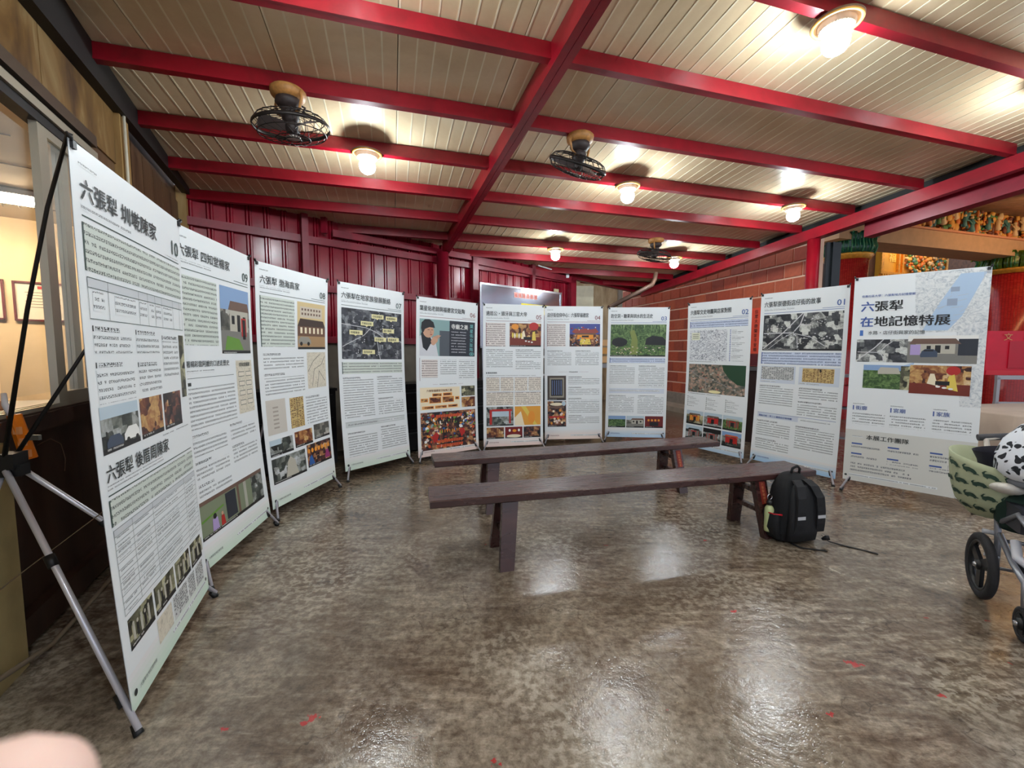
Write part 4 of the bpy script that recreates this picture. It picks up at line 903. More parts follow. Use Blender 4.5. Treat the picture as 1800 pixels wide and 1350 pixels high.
B.photo(.05,.712,.37,.905,NIGHT); B.ell(.21,.735,.12,.012,CREAMP,2); B.ell(.33,.73,.035,.018,SKYP,2.2); B.rect(.08,.75,.34,.765,PROOF,2.4); B.rect(.08,.825,.34,.84,PRED,2.4)
for i in range(16): B.ell(.08+.26*rr.random(),.78+.10*rr.random(),.02,.009,rr.choice((PRED,PORG,PALEP,CREAMP,KEY)),2.8,8)
for (h_,e_) in ((.527,.585),(.605,.665),(.69,.80),(.82,.885)): B.rect(.41,h_,.64,h_+.008,SUBH,1); B.rect(.41,h_+.014,.95,e_,TXT,1)
B.foot(REDI, (240,214,200)); B.finish('banner numbered 04, directly right of banner 05')
# banner 3
B = Banner(3); B.head('防空洞・糖果與圳水的生活史','03',BLUEI,wmax=.68)
B.photo(.05,.13,.955,.375,GREEN); B.ell(.20,.265,.13,.035,KEY,2); B.poly([(.62,.285),(.64,.235),(.74,.215),(.90,.225),(.955,.25),(.955,.29)],KEY,2); B.poly([(.38,.36),(.40,.24),(.36,.18),(.44,.17),(.50,.25),(.50,.36)],flat('photo_moss',(128,140,72)),2)
rr = random.Random(8)
for i in range(70): B.ell(.08+.85*rr.random(),.30+.055*rr.random(),.008+.012*rr.random(),.004,rr.choice((flat('photo_leaf_pale',(190,170,140)),PGRN,flat('photo_moss'),PALEP)),2.5,6)
for i in range(60):
    x_=.08+.85*rr.random(); B.poly([(x_,.135),(x_+.012,.135),(x_+.02*rr.random(),.15+.06*rr.random())],rr.choice((flat('photo_leaf_lt',(150,176,116)),flat('photo_leaf_dk',(60,90,56)))),2.4)
B.rect(.05,.385,.955,.425,TXTB,1); B.rect(.045,.385,.055,.425,BLUEI,1.5)
for (a_,c_,h_,e_) in ((.05,.47,.445,.585),(.53,.95,.445,.61),(.05,.47,.675,.81),(.53,.95,.675,.82)): B.rect(a_,h_,a_+.28,h_+.008,SUBH,1); B.rect(a_,h_+.014,c_,e_,TXT,1)
B.rect(.05,.622,.955,.66,flat('print_band_blue',(208,216,228)),1); B.rect(.06,.632,.88,.645,TXTS,1.5)
B.photo(.05,.835,.34,.925,GREEN); B.rect(.05,.835,.34,.862,SKY,1.4); B.scene_house(.355,.835,.645,.925,SKYP); B.photo(.66,.835,.955,.925,flat('photo_shrine_red',(110,26,26)))
for i in range(4): B.ell(.72+.055*i,.866,.018,.009,PORG,2.4)
B.rect(.74,.88,.88,.91,KEY,2)
B.foot(BLUEI, (168,204,236)); B.finish('banner numbered 03 with a photo of a mossy cave')
# banner 2
B = Banner(2); B.head('六張犁文史地圖與店家對照','02',BLUEI,wmax=.66)
B.rect(.05,.128,.955,.172,TXTB,1); B.rect(.045,.128,.055,.172,BLUEI,1.5)
B.rect(.05,.19,.66,.395,SKETCH,1); B.rect(.08,.205,.22,.255,flat('print_legend',(226,228,206)),2)
for i in range(3): B.rect(.10,.216+.012*i,.20,.219+.012*i,GRN,2.5)
for i in range(18): B.rect(.70,.192+.0115*i,.715,.198+.0115*i,BLUEI,1.5); B.rect(.73,.192+.0115*i,.80+.13*((i*37)%10)/10,.198+.0115*i,TXTS,1)
rr = random.Random(4)
for i in range(46):
    x_, y_ = .10+.5*rr.random(), .20+.18*rr.random(); a_ = rr.choice((.05,-.04,.08)); B.line([(x_,y_),(x_+a_,y_-.018)],.003,flat('print_sketch_line',(110,116,128)),2)
B.rect(.05,.40,.5,.407,TXTS,1)
B.rect(.05,.42,.955,.615,SAT,1); B.poly([(.60,.42),(.955,.42),(.955,.55),(.84,.545),(.70,.50),(.62,.455)],flat('photo_forest',(40,74,50)),2)
B.line([(.06,.46),(.20,.50),(.34,.52),(.36,.60)],.012,flat('photo_lane',(146,140,134)),2.3); B.line([(.34,.52),(.52,.53),(.9,.60)],.010,flat('photo_lane'),2.3)
for i in range(40): x_, y_ = .08+.8*rr.random(), .44+.16*rr.random(); B.rect(x_,y_,x_+.03,y_+.008,rr.choice((flat('photo_tin_red',(176,110,96)),PWALL,PGREY)),1.8) if not (x_>.58 and y_<.55) else None
B.ell(.50,.602,.10,.010,LAB,3); B.rect(.05,.622,.6,.63,TXTS,1)
for u_, n_ in ((.05,6),(.37,7),(.68,7)):
    for i in range(n_): B.rect(u_,.645+.0125*i,u_+.012,.651+.0125*i,GRN,1.5); B.rect(u_+.02,.645+.0125*i,u_+.1+.12*((i*31)%7)/7,.652+.0125*i,TXTS,1)
for i in range(3):
    a_ = .05+.305*i
    B.scene_gate(a_,.745,a_+.29,.84, (SKYP,SKYP,SKYP)[i], (flat('photo_gold'),PRED,PROOF)[i], (PROOF,PROOF,PWALL)[i], (SEPIA,STREET,GREEN)[i])
    B.scene_gate(a_,.85,a_+.29,.945, (SKYP,KEY,SKY)[i], (PGREY,PGREY,PRED)[i], (KEY,KEY,flat('photo_brick'))[i], (STREET,STREET,STREET)[i])
B.foot(BLUEI, (176,208,236)); B.finish('banner numbered 02 with a satellite map, standing before the brick wall')
# banner 1
B = Banner(1); B.head('六張犁崇德街店仔街的故事','01',BLUEI,wmax=.66)
B.photo(.05,.128,.955,.335,AERD)
B.line([(.06,.325),(.30,.235),(.52,.13)],.010,ROAD,2); B.line([(.06,.235),(.42,.235),(.50,.19),(.54,.13)],.010,ROAD,2); B.line([(.50,.19),(.62,.195)],.008,ROAD,2); B.line([(.12,.33),(.28,.27),(.42,.235)],.005,ROAD,2); B.line([(.42,.235),(.47,.26),(.48,.32)],.007,ROAD,2); B.line([(.44,.24),(.62,.26),(.78,.31)],.007,ROAD,2)
rr = random.Random(12)
for i in range(120):
    x_, y_ = rr.choice(((.72,.17),(.6,.17),(.22,.20),(.10,.22),(.40,.25),(.66,.27),(.48,.29),(.80,.27),(.70,.15)))
    x_ += rr.gauss(0,.045); y_ += rr.gauss(0,.016)
    if .07<x_<.93 and .135<y_<.32: B.rect(x_,y_,x_+.008+.012*rr.random(),y_+.003+.004*rr.random(),rr.choice((flat('photo_pale_roof',(170,172,166)),ROAD,PGREY)),2.4)
B.rect(.05,.345,.955,.415,TXTB,1); B.rect(.045,.345,.055,.415,BLUEI,1.5)
B.rect(.05,.425,.48,.525,flat('print_band_blue'),1); B.rect(.06,.43,.46,.505,SCRIPT,1.5); B.rect(.52,.425,.955,.525,flat('print_band_blue'),1); B.rect(.56,.432,.90,.508,SCRIPTY,1.5); B.rect(.73,.432,.735,.508,PROOF,2); B.rect(.745,.435,.765,.450,KEY,2)
B.rect(.06,.512,.25,.519,TXTS,1.5); B.rect(.53,.514,.75,.521,TXTS,1.5)
for (a_,c_,h_,e_) in ((.05,.47,.54,.66),(.53,.95,.54,.60),(.53,.95,.615,.70),(.05,.47,.75,.84),(.05,.47,.86,.925),(.53,.95,.755,.88)): B.rect(a_,h_,a_+.26,h_+.009,SUBH,1); B.rect(a_,h_+.014,c_,e_,TXT,1)
B.rect(.05,.705,.955,.707,BLUEI,1); B.rect(.05,.708,.55,.735,flat('print_band_blue'),1); B.text('重點介紹・第三公墓與店仔街地圖',.07,.728,.022,BLUEI,wmax=.46); B.rect(.58,.715,.9,.727,TXTS,1)
B.foot(BLUEI, (150,196,236)); B.finish('banner numbered 01 with a dark aerial photo, second from the right end')
# title banner
B = Banner(0); B.rect(0,0,1,.60,flat('vinyl_white'),.5); B.poly([(.48,0.003),(1,0.003),(1,.595),(.86,.595),(.80,.27),(.55,.27),(.50,.18)],MAPL,1)
B.poly([(.80,.02),(.97,.02),(.83,.20),(.74,.262),(.56,.262),(.66,.15)],PALEB,1.4); B.poly([(.40,.43),(.52,.405),(.50,.44),(.42,.48)],PALEB,1.4)
B.rect(.74,.075,.80,.095,flat('print_map_line',(150,164,186)),2); B.rect(.72,.125,.79,.155,flat('print_map_line'),2)
for i in range(26):
    rr = random.Random(i); x_, y_ = .55+.42*rr.random(), .02+.22*rr.random(); B.line([(x_,y_),(min(.99,x_+.12*rr.random()),max(.01,y_-.03*rr.random()))],.003,flat('print_map_line2',(186,192,198)),1.8)
B.text('信義社區大學：六張犁地方記憶發掘',.07,.098,.022,BLUEI,wmax=.42)
B.text('六',.07,.165,.092,BLUEI,bold=.03); B.text('張犁',.185,.165,.092,KEY,bold=.03,wmax=.25)
B.text('在',.07,.238,.092,BLUEI,bold=.03); B.text('地記憶特展',.185,.238,.092,KEY,bold=.03,wmax=.58)
B.rect(.07,.255,.098,.282,flat('print_bluebar',(72,116,190)),1.6); B.text('水路・店仔街與家的記憶',.14,.277,.036,INK,wmax=.44,bold=.004)
B.rect(.05,.30,.46,.408,AERD,2); B.line([(.06,.40),(.2,.34),(.27,.30)],.007,ROAD,2.6); B.line([(.06,.36),(.24,.362),(.29,.33),(.34,.31)],.006,ROAD,2.6); B.line([(.24,.362),(.27,.38),(.28,.408)],.006,ROAD,2.6)
B.rect(.46,.285,.95,.408,PGREY,2); B.rect(.46,.285,.95,.31,PWHITE,2.3); B.poly([(.47,.322),(.50,.298),(.80,.298),(.84,.322)],PROOF,2.8); B.rect(.52,.322,.80,.365,PWALL,2.6); B.rect(.66,.328,.70,.362,KEY,3); B.rect(.60,.33,.63,.345,KEY,3); B.rect(.73,.33,.76,.345,KEY,3); B.rect(.82,.30,.95,.372,DSLATE,2.7); B.rect(.48,.325,.555,.372,LILAC,2.8); B.poly([(.555,.375),(.565,.355),(.59,.345),(.65,.345),(.68,.358),(.68,.38),(.56,.382)],PCAR,3.2); B.rect(.58,.348,.65,.355,KEY,3.5)
B.rect(.12,.422,.49,.535,GREEN,2); B.rect(.12,.422,.49,.448,SKY,2.4); B.poly([(.24,.448),(.26,.432),(.40,.434),(.42,.462),(.24,.465)],PWALL,2.8); B.rect(.42,.425,.49,.535,SEPIA,2.6)
B.rect(.49,.418,.92,.548,WARM,2.9); B.rect(.49,.50,.92,.548,flat('photo_table'),3.2); B.ell(.80,.44,.05,.02,PRED,3.4); B.poly([(.62,.50),(.64,.455),(.67,.455),(.70,.51)],CREAMP,3.4); B.poly([(.76,.52),(.77,.465),(.81,.455),(.84,.53)],flat('photo_yellow'),3.4); B.rect(.68,.487,.78,.505,KEY,3.5)
for i in range(3): B.ell(.70+.045*i,.512+.004*i,.018,.0045,PWHITE,3.8,10)
B.rect(0,.60,1,.745,flat('vinyl_white'),.9)
for u_, t_ in ((.05,'街廓'),(.36,'宮廟'),(.68,'家族')): B.rect(u_,.612,u_+.10,.617,TXTS,1.5); B.rect(u_,.624,u_+.010,.646,BLUEI,1.5); B.text(t_,u_+.025,.645,.040,BLUEI,bold=.01); B.rect(u_,.66,u_+.27,.715,TXT,1.3)
B.rect(0,.745,1,1,GRAYB,.9); B.rect(.06,.775,.15,.78,TXTS,1.5); B.text('本展工作團隊',.18,.788,.046,INK,bold=.014,wmax=.34)
for u_, v_, n_ in ((.06,.81,1),(.06,.86,1),(.36,.81,1),(.36,.865,1),(.68,.81,2),(.68,.868,1)): B.rect(u_,v_,u_+.09,v_+.007,BLUEI,1.5); B.rect(u_,v_+.012,u_+.24,v_+.012+.018*n_,TXTW,1.3)
B.rect(.06,.905,.56,.95,TXTW,1.3); B.rect(.05,.965,.75,.975,TXTS,1.3); B.ell(.025,.975,.012,.005,INK,2)
B.finish('title banner with large black and blue characters, last at the right end of the curve')

# power strip, wires and hanging loop near banner 10
t = thing('extension_socket', 'orange extension socket with a white cable leaning above the black hub of banner 10', 'socket', V((-1.885,1.62,.885)))
b = MB(); b.beam(V((-.005,-.01,-.055)), V((-.025,-.03,.12)), .045,.04,(0.3,1,0),0,.85,.008); b.build('body', M('orange_plastic',(240,128,20),.4), t)
for i in range(3):
    b = MB(); b.box((.012-.010*i,-.03-.004*i,-.03+.045*i),(.026,.010,.028)); b.build('socket_cover', M('pale_orange',(250,170,110),.4), t)
b = MB(); b.tube([(-.035,-.03,.12),(-.05,-.035,.16),(-.07,-.02,.20)], [.012,.010,.008], 8); b.build('plug_collar', WHITE, t)
b = MB(); b.box((.03,-.02,.03),(.05,.012,.02)); b.build('clip', M('grey_clip',(110,112,108),.5), t)
b = MB(); pts_ = [LW(.32,.01,.83), LW(.42,.012,.84), LW(.50,.012,.80), LW(.53,.012,.72), LW(.515,.012,.66)]; b.tube(pts_, .0025, 5); tag(b.build('thin_wire', M('wire_brown',(96,70,52),.6)), 'thin wire loop hanging on the dark board behind the hub of banner 10', 'wire')
b = MB(); b.tube([LW(-.6,.12,.20), LW(.1,.1,.012), LW(.5,.1,.012), LW(1.4,.08,.012), LW(2.4,.1,.012)], .010, 8); tag(b.build('floor_cable', M('dusty_cable',(128,112,92),.8)), 'dusty cable lying along the foot of the left wall', 'cable')
b = MB(); b.tube([hub10+V((.16,.30,-.20)), hub10+V((-.02,-.02,-.44)), V((-1.95,1.2,.20))], .0022, 5); tag(b.build('cord', M('cord_brown',(110,92,72),.8)), 'thin slack cord strung between the legs behind banner 10', 'cord')

# ------------------------------------------------------------------ benches
BW = N('bench_paint'); o_ = BW.obj(); n1 = BW.noise(BW.mapg(o_,(1.2,14,3)), 3, 6, .6, .3); n2 = BW.noise(o_, 30, 5, .7)
BW.L(BW.mix(BW.ramp(n2,[(.68,(0,0,0)),(.76,(.5,.5,.5))]), BW.ramp(n1,[(.3,lin((58,32,29))),(.6,lin((72,41,37))),(.8,lin((84,54,48)))]), lin((150,120,110))), BW.b.inputs['Base Color'])
BW.L(BW.ramp(n1,[(.3,(.22,)*3),(.7,(.34,)*3)]), BW.b.inputs['Roughness']); BW.b.inputs['Specular IOR Level'].default_value = .8; BW.bump(n1,.12,.004); BENCH = BW.m
def bench(c, rz, L, lx, lab, wd=.268):
    t = thing('bench', lab, 'bench', c, rz, 'long dark wooden benches')
    b = MB(); h = .43; e = .006
    b.beam((-L/2,0,h-.022),(L/2,0,h-.022), wd, .044, (0,0,1), 0, 1, e); b.build('seat_plank', BENCH, t)
    for sx in (-1,1):
        x = lx[0] if sx<0 else lx[1]; xf = x+sx*.035
        for sy in (-1,1):
            b = MB(); a = V((x, sy*.085, h-.04)); f = V((xf, sy*.155, 0.0)); bw = .06
            vs = []
            for P, ww in ((a,.095),(f,.082)):
                for i_, j_ in ((-1,-1),(1,-1),(1,1),(-1,1)): vs.append(P+V((i_*ww/2, j_*.022, 0)))
            b.add(vs, [(0,1,2,3),(7,6,5,4),(0,4,5,1),(1,5,6,2),(2,6,7,3),(3,7,4,0)]); lg = b.build('leg', BENCH, t)
            if sx>0 and sy<0:
                b = MB(); U_ = V((1,0,0)); dn = (f-a).normalized(); nm = V((0,-1,0)); nm = (nm-dn*nm.dot(dn)).normalized()
                p0 = a+dn*.02+nm*.0235+V((.005,0,0)); b.add([p0-U_*.024, p0+U_*.024, p0+U_*.024+dn*.15, p0-U_*.024+dn*.15], [(3,2,1,0)]); b.build('red_sticker', M('sticker_red',(140,44,32),.5), lg)
                for i, ch in enumerate('六張犁福德宮'):
                    v_, f_, tw, th_ = text_mesh(ch); b = MB(); b.add([p0+nm*.001+U_*((x_-tw/2)*.021)-dn*(y_*.021)*-1*-1+dn*(.026+.0235*i) for x_, y_ in v_], f_); b.build('lettering', M('sticker_gold',(226,150,96),.5), lg)
        for z in (.30,.17):
            xx = x+sx*.035*(h-z)/h; k_ = .085+.07*(h-z)/h
            b = MB(); b.beam((xx,-k_,z),(xx,k_,z),.035,.03); b.build('rung', BENCH, t)
    return t
bench((.803,2.672,0), radians(13.6), 2.64, (-.86,.88), 'dark red-brown wooden bench nearest the camera, with the backpack at its right end')
bench((.627,3.54,0), radians(16.2), 2.58, (-.83,.85), 'dark red-brown wooden bench standing behind the nearer one, closer to the banners')

# ------------------------------------------------------------------ backpack
FAB = M('black_fabric', (20,20,22), .85, bump=.5, bscale=180); FAB2 = M('black_padding', (26,26,29), .75, bump=.4, bscale=140)
bp = thing('backpack', 'black backpack with grey reflective stripes standing against the right end of the near bench', 'backpack', (1.885,2.74,0), radians(12))
bp.scale = (.88,.9,.96)
def loft(b, secs, n=20, mi=0, ex=3.2):
    vs = []; fs = []
    for (z, cx, cy, rx, ry) in secs:
        for k in range(n):
            a = 2*pi*k/n; ca, sa = cos(a), sin(a)
            vs.append((cx+rx*math.copysign(abs(ca)**(2/ex),ca), cy+ry*math.copysign(abs(sa)**(2/ex),sa), z))
    for i in range(len(secs)-1):
        for k in range(n): fs.append((i*n+k,i*n+(k+1)%n,(i+1)*n+(k+1)%n,(i+1)*n+k))
    fs.append(tuple(range(n))[::-1]); fs.append(tuple((len(secs)-1)*n+k for k in range(n)))
    b.add(vs, fs, mi, True)
b = MB(); loft(b, [(0,0,0,.145,.07),(.02,0,0,.172,.095),(.08,0,0,.182,.108),(.18,0,.0,.178,.112),(.28,-.003,.0,.165,.108),(.36,-.005,.004,.145,.095),(.42,-.006,.010,.112,.072),(.455,-.006,.016,.070,.045),(.468,-.006,.018,.03,.02)], 24, 0, 2.8); b.build('body', FAB, bp)
b = MB(); loft(b, [(.03,-.02,-.105,.118,.03),(.10,-.02,-.112,.122,.036),(.26,-.02,-.108,.112,.032),(.36,-.015,-.09,.092,.026),(.40,-.012,-.07,.06,.02)], 18, 0, 3.5); b.build('back_pad', FAB2, bp)
for i, x in enumerate((-.075,.085)):
    b = MB(); y0 = -.15; P = [(x*.55,-.07,.43),(x*.75,-.115,.40),(x,-.150,.33),(x*1.08,-.158,.24),(x*1.12,-.155,.15),(x*1.25,-.14,.09)]
    vs = []; fs = []; wdt = .034
    for (px,py,pz) in P: vs += [(px-wdt,py,pz),(px+wdt,py-.002,pz),(px+wdt,py+.016,pz),(px-wdt,py+.016,pz)]
    for j in range(len(P)-1):
        for k_ in range(4): fs.append((4*j+k_,4*j+(k_+1)%4,4*j+4+(k_+1)%4,4*j+4+k_))
    fs += [(0,1,2,3),(4*len(P)-1,4*len(P)-2,4*len(P)-3,4*len(P)-4)]
    b.add(vs, fs, 0, False); st = b.build('strap', FAB2, bp)
    b = MB(); z = .19; b.add([(x*1.1-.033,-.160,z),(x*1.1+.033,-.162,z),(x*1.1+.033,-.161,z+.022),(x*1.1-.033,-.159,z+.022)], [(0,1,2,3)]); b.build('reflective_stripe', M('reflective_grey',(196,198,202),.3), st)
b = MB(); b.tube([(-.03,.0,.455),(-.025,-.01,.50),(.01,-.015,.515),(.04,-.01,.495),(.045,.0,.45)], .009, 8); b.build('top_handle', FAB2, bp)
b = MB(); loft(b, [(.03,-.175,.0,.025,.07),(.10,-.195,.0,.032,.075),(.20,-.19,.0,.028,.07)], 14); b.build('side_pocket', FAB, bp)
b = MB(); b.add([(-.215,-.05,.195),(-.165,-.075,.195),(-.165,-.077,.207),(-.215,-.052,.207)],[(0,1,2,3)]); b.tube([(-.222,.0,.20),(-.21,-.05,.20),(-.165,-.078,.20)], .005, 6); b.build('red_trim', M('red_trim',(206,30,44),.5), bp)
b = MB(); b.tube([(.14,-.13,.03),(.155,-.15,.045),(.17,-.16,.05)], [.008,.018,.016], 8); b.build('strap_roll', FAB2, bp)
def webbing(P):
    b = MB(); vs = []; fs = []; 
    for i, p in enumerate(P):
        a = V(P[max(i-1,0)]); c = V(P[min(i+1,len(P)-1)]); d = (c-a).normalized(); x = V((-d.y,d.x,0)).normalized(); p = V(p)
        for off in (-x*.009,x*.009): vs += [p+off, p+off+V((0,0,.003))]
    for i in range(len(P)-1):
        j = 4*i; fs += [(j,j+1,j+5,j+4),(j+1,j+3,j+7,j+5),(j+3,j+2,j+6,j+7),(j+2,j,j+4,j+6)]
    b.add(vs, fs); b.build('webbing_tail', M('webbing',(26,24,24),.8), bp)
webbing([(.15,-.12,.05),(.19,-.14,.012),(.26,-.20,.002),(.33,-.29,.002),(.37,-.35,.002)])
webbing([(-.10,-.10,.01),(-.08,-.16,.002),(-.02,-.20,.002),(.06,-.24,.002)])
wt = thing('water_bottle', 'clear water bottle with a steel loop cap in the side pocket of the backpack', 'bottle', (1.885-.172,2.74-.03,0), radians(12))
b = MB(); b.lathe([(0,.06),(.026,.06),(.028,.08),(.028,.21),(.022,.225),(.014,.235),(.014,.24),(0,.24)], n=14); b.build('bottle_body', M('bottle_green',(196,206,150),.25), wt)
b = MB(); b.lathe([(0,.238),(.018,.238),(.018,.262),(.010,.27),(0,.27)], n=12); b.build('cap', M('cap_dark',(36,34,34),.4), wt)
b = MB(); b.torus((0,0,.29), .018, .004, 16, 6, ax=Matrix.Rotation(pi/2,3,'X')); b.build('loop', STEEL, wt)

# ------------------------------------------------------------------ ceiling lamps
GOLD = M('gold_ring', (206,150,70), .35, .3); LBASE = M('lamp_base', (112,86,66), .5); BEAD = M('bead_ring', (232,222,200), .4)
BULB = M('bulb_glow', (255,255,255), .4, emit=(232,245,250), es=BULB_E)
lamp0 = thing('ceiling_lamp', '', 'lamp', (0,0,0))
b = MB(); b.lathe([(0,0),(.100,0),(.118,-.008),(.118,-.018),(.085,-.022),(.080,-.045),(.062,-.050),(0,-.050)], n=32); b.build('base', LBASE, lamp0)
b = MB(); b.torus((0,0,-.018), .108, .009, 40, 8); b.build('gold_rim', GOLD, lamp0)
b = MB()
for k in range(36): b.sphere((.074*cos(2*pi*k/36),.074*sin(2*pi*k/36),-.047), .0055, 6)
b.build('bead_ring', BEAD, lamp0)
b = MB(); b.lathe([(0,-.045),(.034,-.045),(.034,-.058),(0,-.058)], n=18); b.build('socket', WHITE, lamp0)
b = MB(); b.lathe([(0.001,-.050),(.030,-.052),(.048,-.066),(.060,-.088),(.064,-.110),(.060,-.134),(.047,-.154),(.026,-.167),(.001,-.171)], n=16); b.build('bulb', BULB, lamp0)
LP = [(1.775,2.28,'ceiling lamp nearest the camera at the upper right, glowing white under a gold rim'),
 (3.70,-.16,'left ceiling lamp with a glowing bulb, to the right of the nearest cage fan'),
 (3.70,2.22,'glowing ceiling lamp just right of the middle cage fan'),
 (3.70,4.28,'glowing ceiling lamp at the right, close to the eave beam'),
 (5.68,2.27,'glowing ceiling lamp above banner 04, near the metal wall'),
 (5.68,4.25,'glowing ceiling lamp beside the farthest cage fan')]
OFF = [(1.775,-.16),(1.775,4.28),(-.18,-.16),(-.18,2.2),(-.18,4.3),(3.7,-2.3) ,(-2.1,1.0)]
first = True
for g, p, lab in LP+[(a, c, None) for a, c in OFF]:
    q = W(g, p, 0); z = zr(g)-.10
    if (V((q.x,q.y,0))-LA).dot(LN) < .2: continue
    L = lab or 'round ceiling lamp with a gold rim hanging outside the picture'
    if first: lamp0.location = (q.x,q.y,z); lamp0['label'] = L; lamp0['group'] = 'round ceiling lamps under the purlins'; first = False
    else: dup(lamp0, (q.x,q.y,z), None, L, 'round ceiling lamps under the purlins' if lab else 'ceiling lamps outside the picture')

# ------------------------------------------------------------------ cage fans
RUST = M('rusty_enamel', (170,118,62), .55, var=.35, vscale=30); MOT = M('dark_motor', (52,40,38), .6, var=.3, vscale=40); CAGE = M('cage_wire', (48,42,40), .5, .5); BLADE = M('fan_blade', (88,76,74), .5)
def fan(g, p, tilt, az, lab, cc):
    q = W(g, p, 0); z = zr(g)-.098; t = thing('ceiling_fan', lab, 'fan', (q.x,q.y,z), az, 'orbit cage fans under the purlins')
    Rt = Matrix.Rotation(tilt, 3, 'X')
    b = MB(); b.lathe([(0,0),(.095,0),(.105,-.01),(.10,-.04),(.08,-.06),(0,-.06)], n=24); b.build('mount_plate', RUST, t)
    b = MB(); b.lathe([(0,-.05),(.072,-.055),(.078,-.085),(.05,-.115),(0,-.12)], n=16); b.tube([(.05,.03,-.08),(.085,.05,-.10),(.06,.05,-.13)], .007, 6); b.build('gear_housing', MOT, t)
    b = MB()
    for s_ in (-1,1): b.tube([(s_*.095,0,-.02),(s_*.108,.0,-.07),(s_*.09,.0,-.13),(s_*.05,.0,-.15)], .009, 6)
    b.build('yoke', RUST, t)
    b = MB(); b.tube([(0,0,-.10),(0,.01,-.13)], .03, 12); b.lathe([(0,.055),(.035,.05),(.05,.03),(.05,-.02),(.03,-.045),(0,-.05)], (0,.01,-.155), 16, ax=Rt); b.build('motor', MOT, t)
    c = V((0,.02,-.215)); cg = MB(); Rr = .225
    for rr_, zz in ((.225,0),(.20,.04),(.20,-.045),(.12,.062),(.10,-.07),(.05,.065),(.045,-.075)): cg.torus(c+Rt@V((0,0,zz)), rr_, .0032, 36, 5, ax=Rt)
    def prof(r): return r
    for k in range(22):
        a = 2*pi*k/22
        for s_ in (1,-1):
            P = []
            for r_, z_ in ((.045,.065),(.10,.063),(.16,.055),(.20,.040),(.222,.012),(.225,0)):
                aa = a+ (r_-.045)*2.6*s_
                P.append(c+Rt@V((r_*cos(aa), r_*sin(aa), z_*s_*1.1)))
            cg.tube(P, .0022, 4, caps=False)
    cg.torus(c, .226, .006, 36, 5, ax=Rt, sc=(.6,2)); cg.build('cage', CAGE, t)
    b = MB(); b.lathe([(0,.03),(.035,.03),(.04,0),(.035,-.035),(0,-.04)], c, 16, ax=Rt); b.build('hub', MOT, t)
    for k in range(3):
        b = MB(); vs = []; fs = []; a = 2*pi*k/3
        for i in range(7):
            r_ = .035+.16*i/6; hw = .45-.1*i/6 if i else .25
            for j in range(4):
                aa = a-hw+2*hw*j/3; vs.append(c+Rt@V((r_*cos(aa), r_*sin(aa), -.02+.04*j/3)))
        n0 = len(vs); vs += [v+Rt@V((0,0,.002)) for v in vs]
        for i in range(6):
            for j in range(3): q4 = (i*4+j,i*4+j+1,(i+1)*4+j+1,(i+1)*4+j); fs += [q4, tuple(n0+x for x in q4[::-1])]
        b.add(vs, fs, 0, True); b.build('blade', BLADE, t)
    b = MB(); b.lathe([(0,-.07),(.03,-.072),(.045,-.066),(.045,-.06)], c, 16, ax=Rt); b.build('badge', M('badge_pale',(176,170,160),.3,.5), t)
    return t
fan(3.07, -.60, radians(8), radians(-20), 'rusty orbit fan in a wire cage, nearest and at the left of the ceiling', None)
fan(3.07, 1.42, radians(26), radians(40), 'dark orbit cage fan hanging in the middle of the ceiling, right of the rafter', None)
fan(5.02, 3.46, radians(12), radians(60), 'farthest orbit cage fan, overlapping a glowing lamp near the eave', None)

# ------------------------------------------------------------------ temple behind on the right
TRED = N('red_mosaic'); uvt = TRED.obj(); br = TRED.n('TexBrick'); br.inputs['Scale'].default_value = 1; br.inputs['Brick Width'].default_value = .03; br.inputs['Row Height'].default_value = .03; br.inputs['Mortar Size'].default_value = .002; br.offset = 0
sx_ = TRED.n('SeparateXYZ'); TRED.L(uvt, sx_.inputs[0]); an = TRED.math('MULTIPLY', TRED.math('ARCTAN2', sx_.outputs[1], sx_.outputs[0]), .30); cb_ = TRED.n('CombineXYZ'); TRED.L(an, cb_.inputs[0]); TRED.L(sx_.outputs[2], cb_.inputs[1]); TRED.L(cb_.outputs[0], br.inputs['Vector'])
br.inputs['Color1'].default_value = lin((190,44,40))+(1,); br.inputs['Color2'].default_value = lin((172,34,34))+(1,); br.inputs['Mortar'].default_value = lin((120,26,28))+(1,)
TRED.L(br.outputs['Color'], TRED.b.inputs['Base Color']); TRED.b.inputs['Roughness'].default_value = .18; TRED.bump(br.outputs['Fac'], .3, .002)
LEAFM = M('green_glaze', (16,84,62), .15, var=.5, vscale=14); LEAFY = M('yellow_green_glaze', (72,104,30), .18, var=.4, vscale=16)
GOLDP = M('gold_paint', (232,166,60), .32, .35, var=.2, vscale=20)
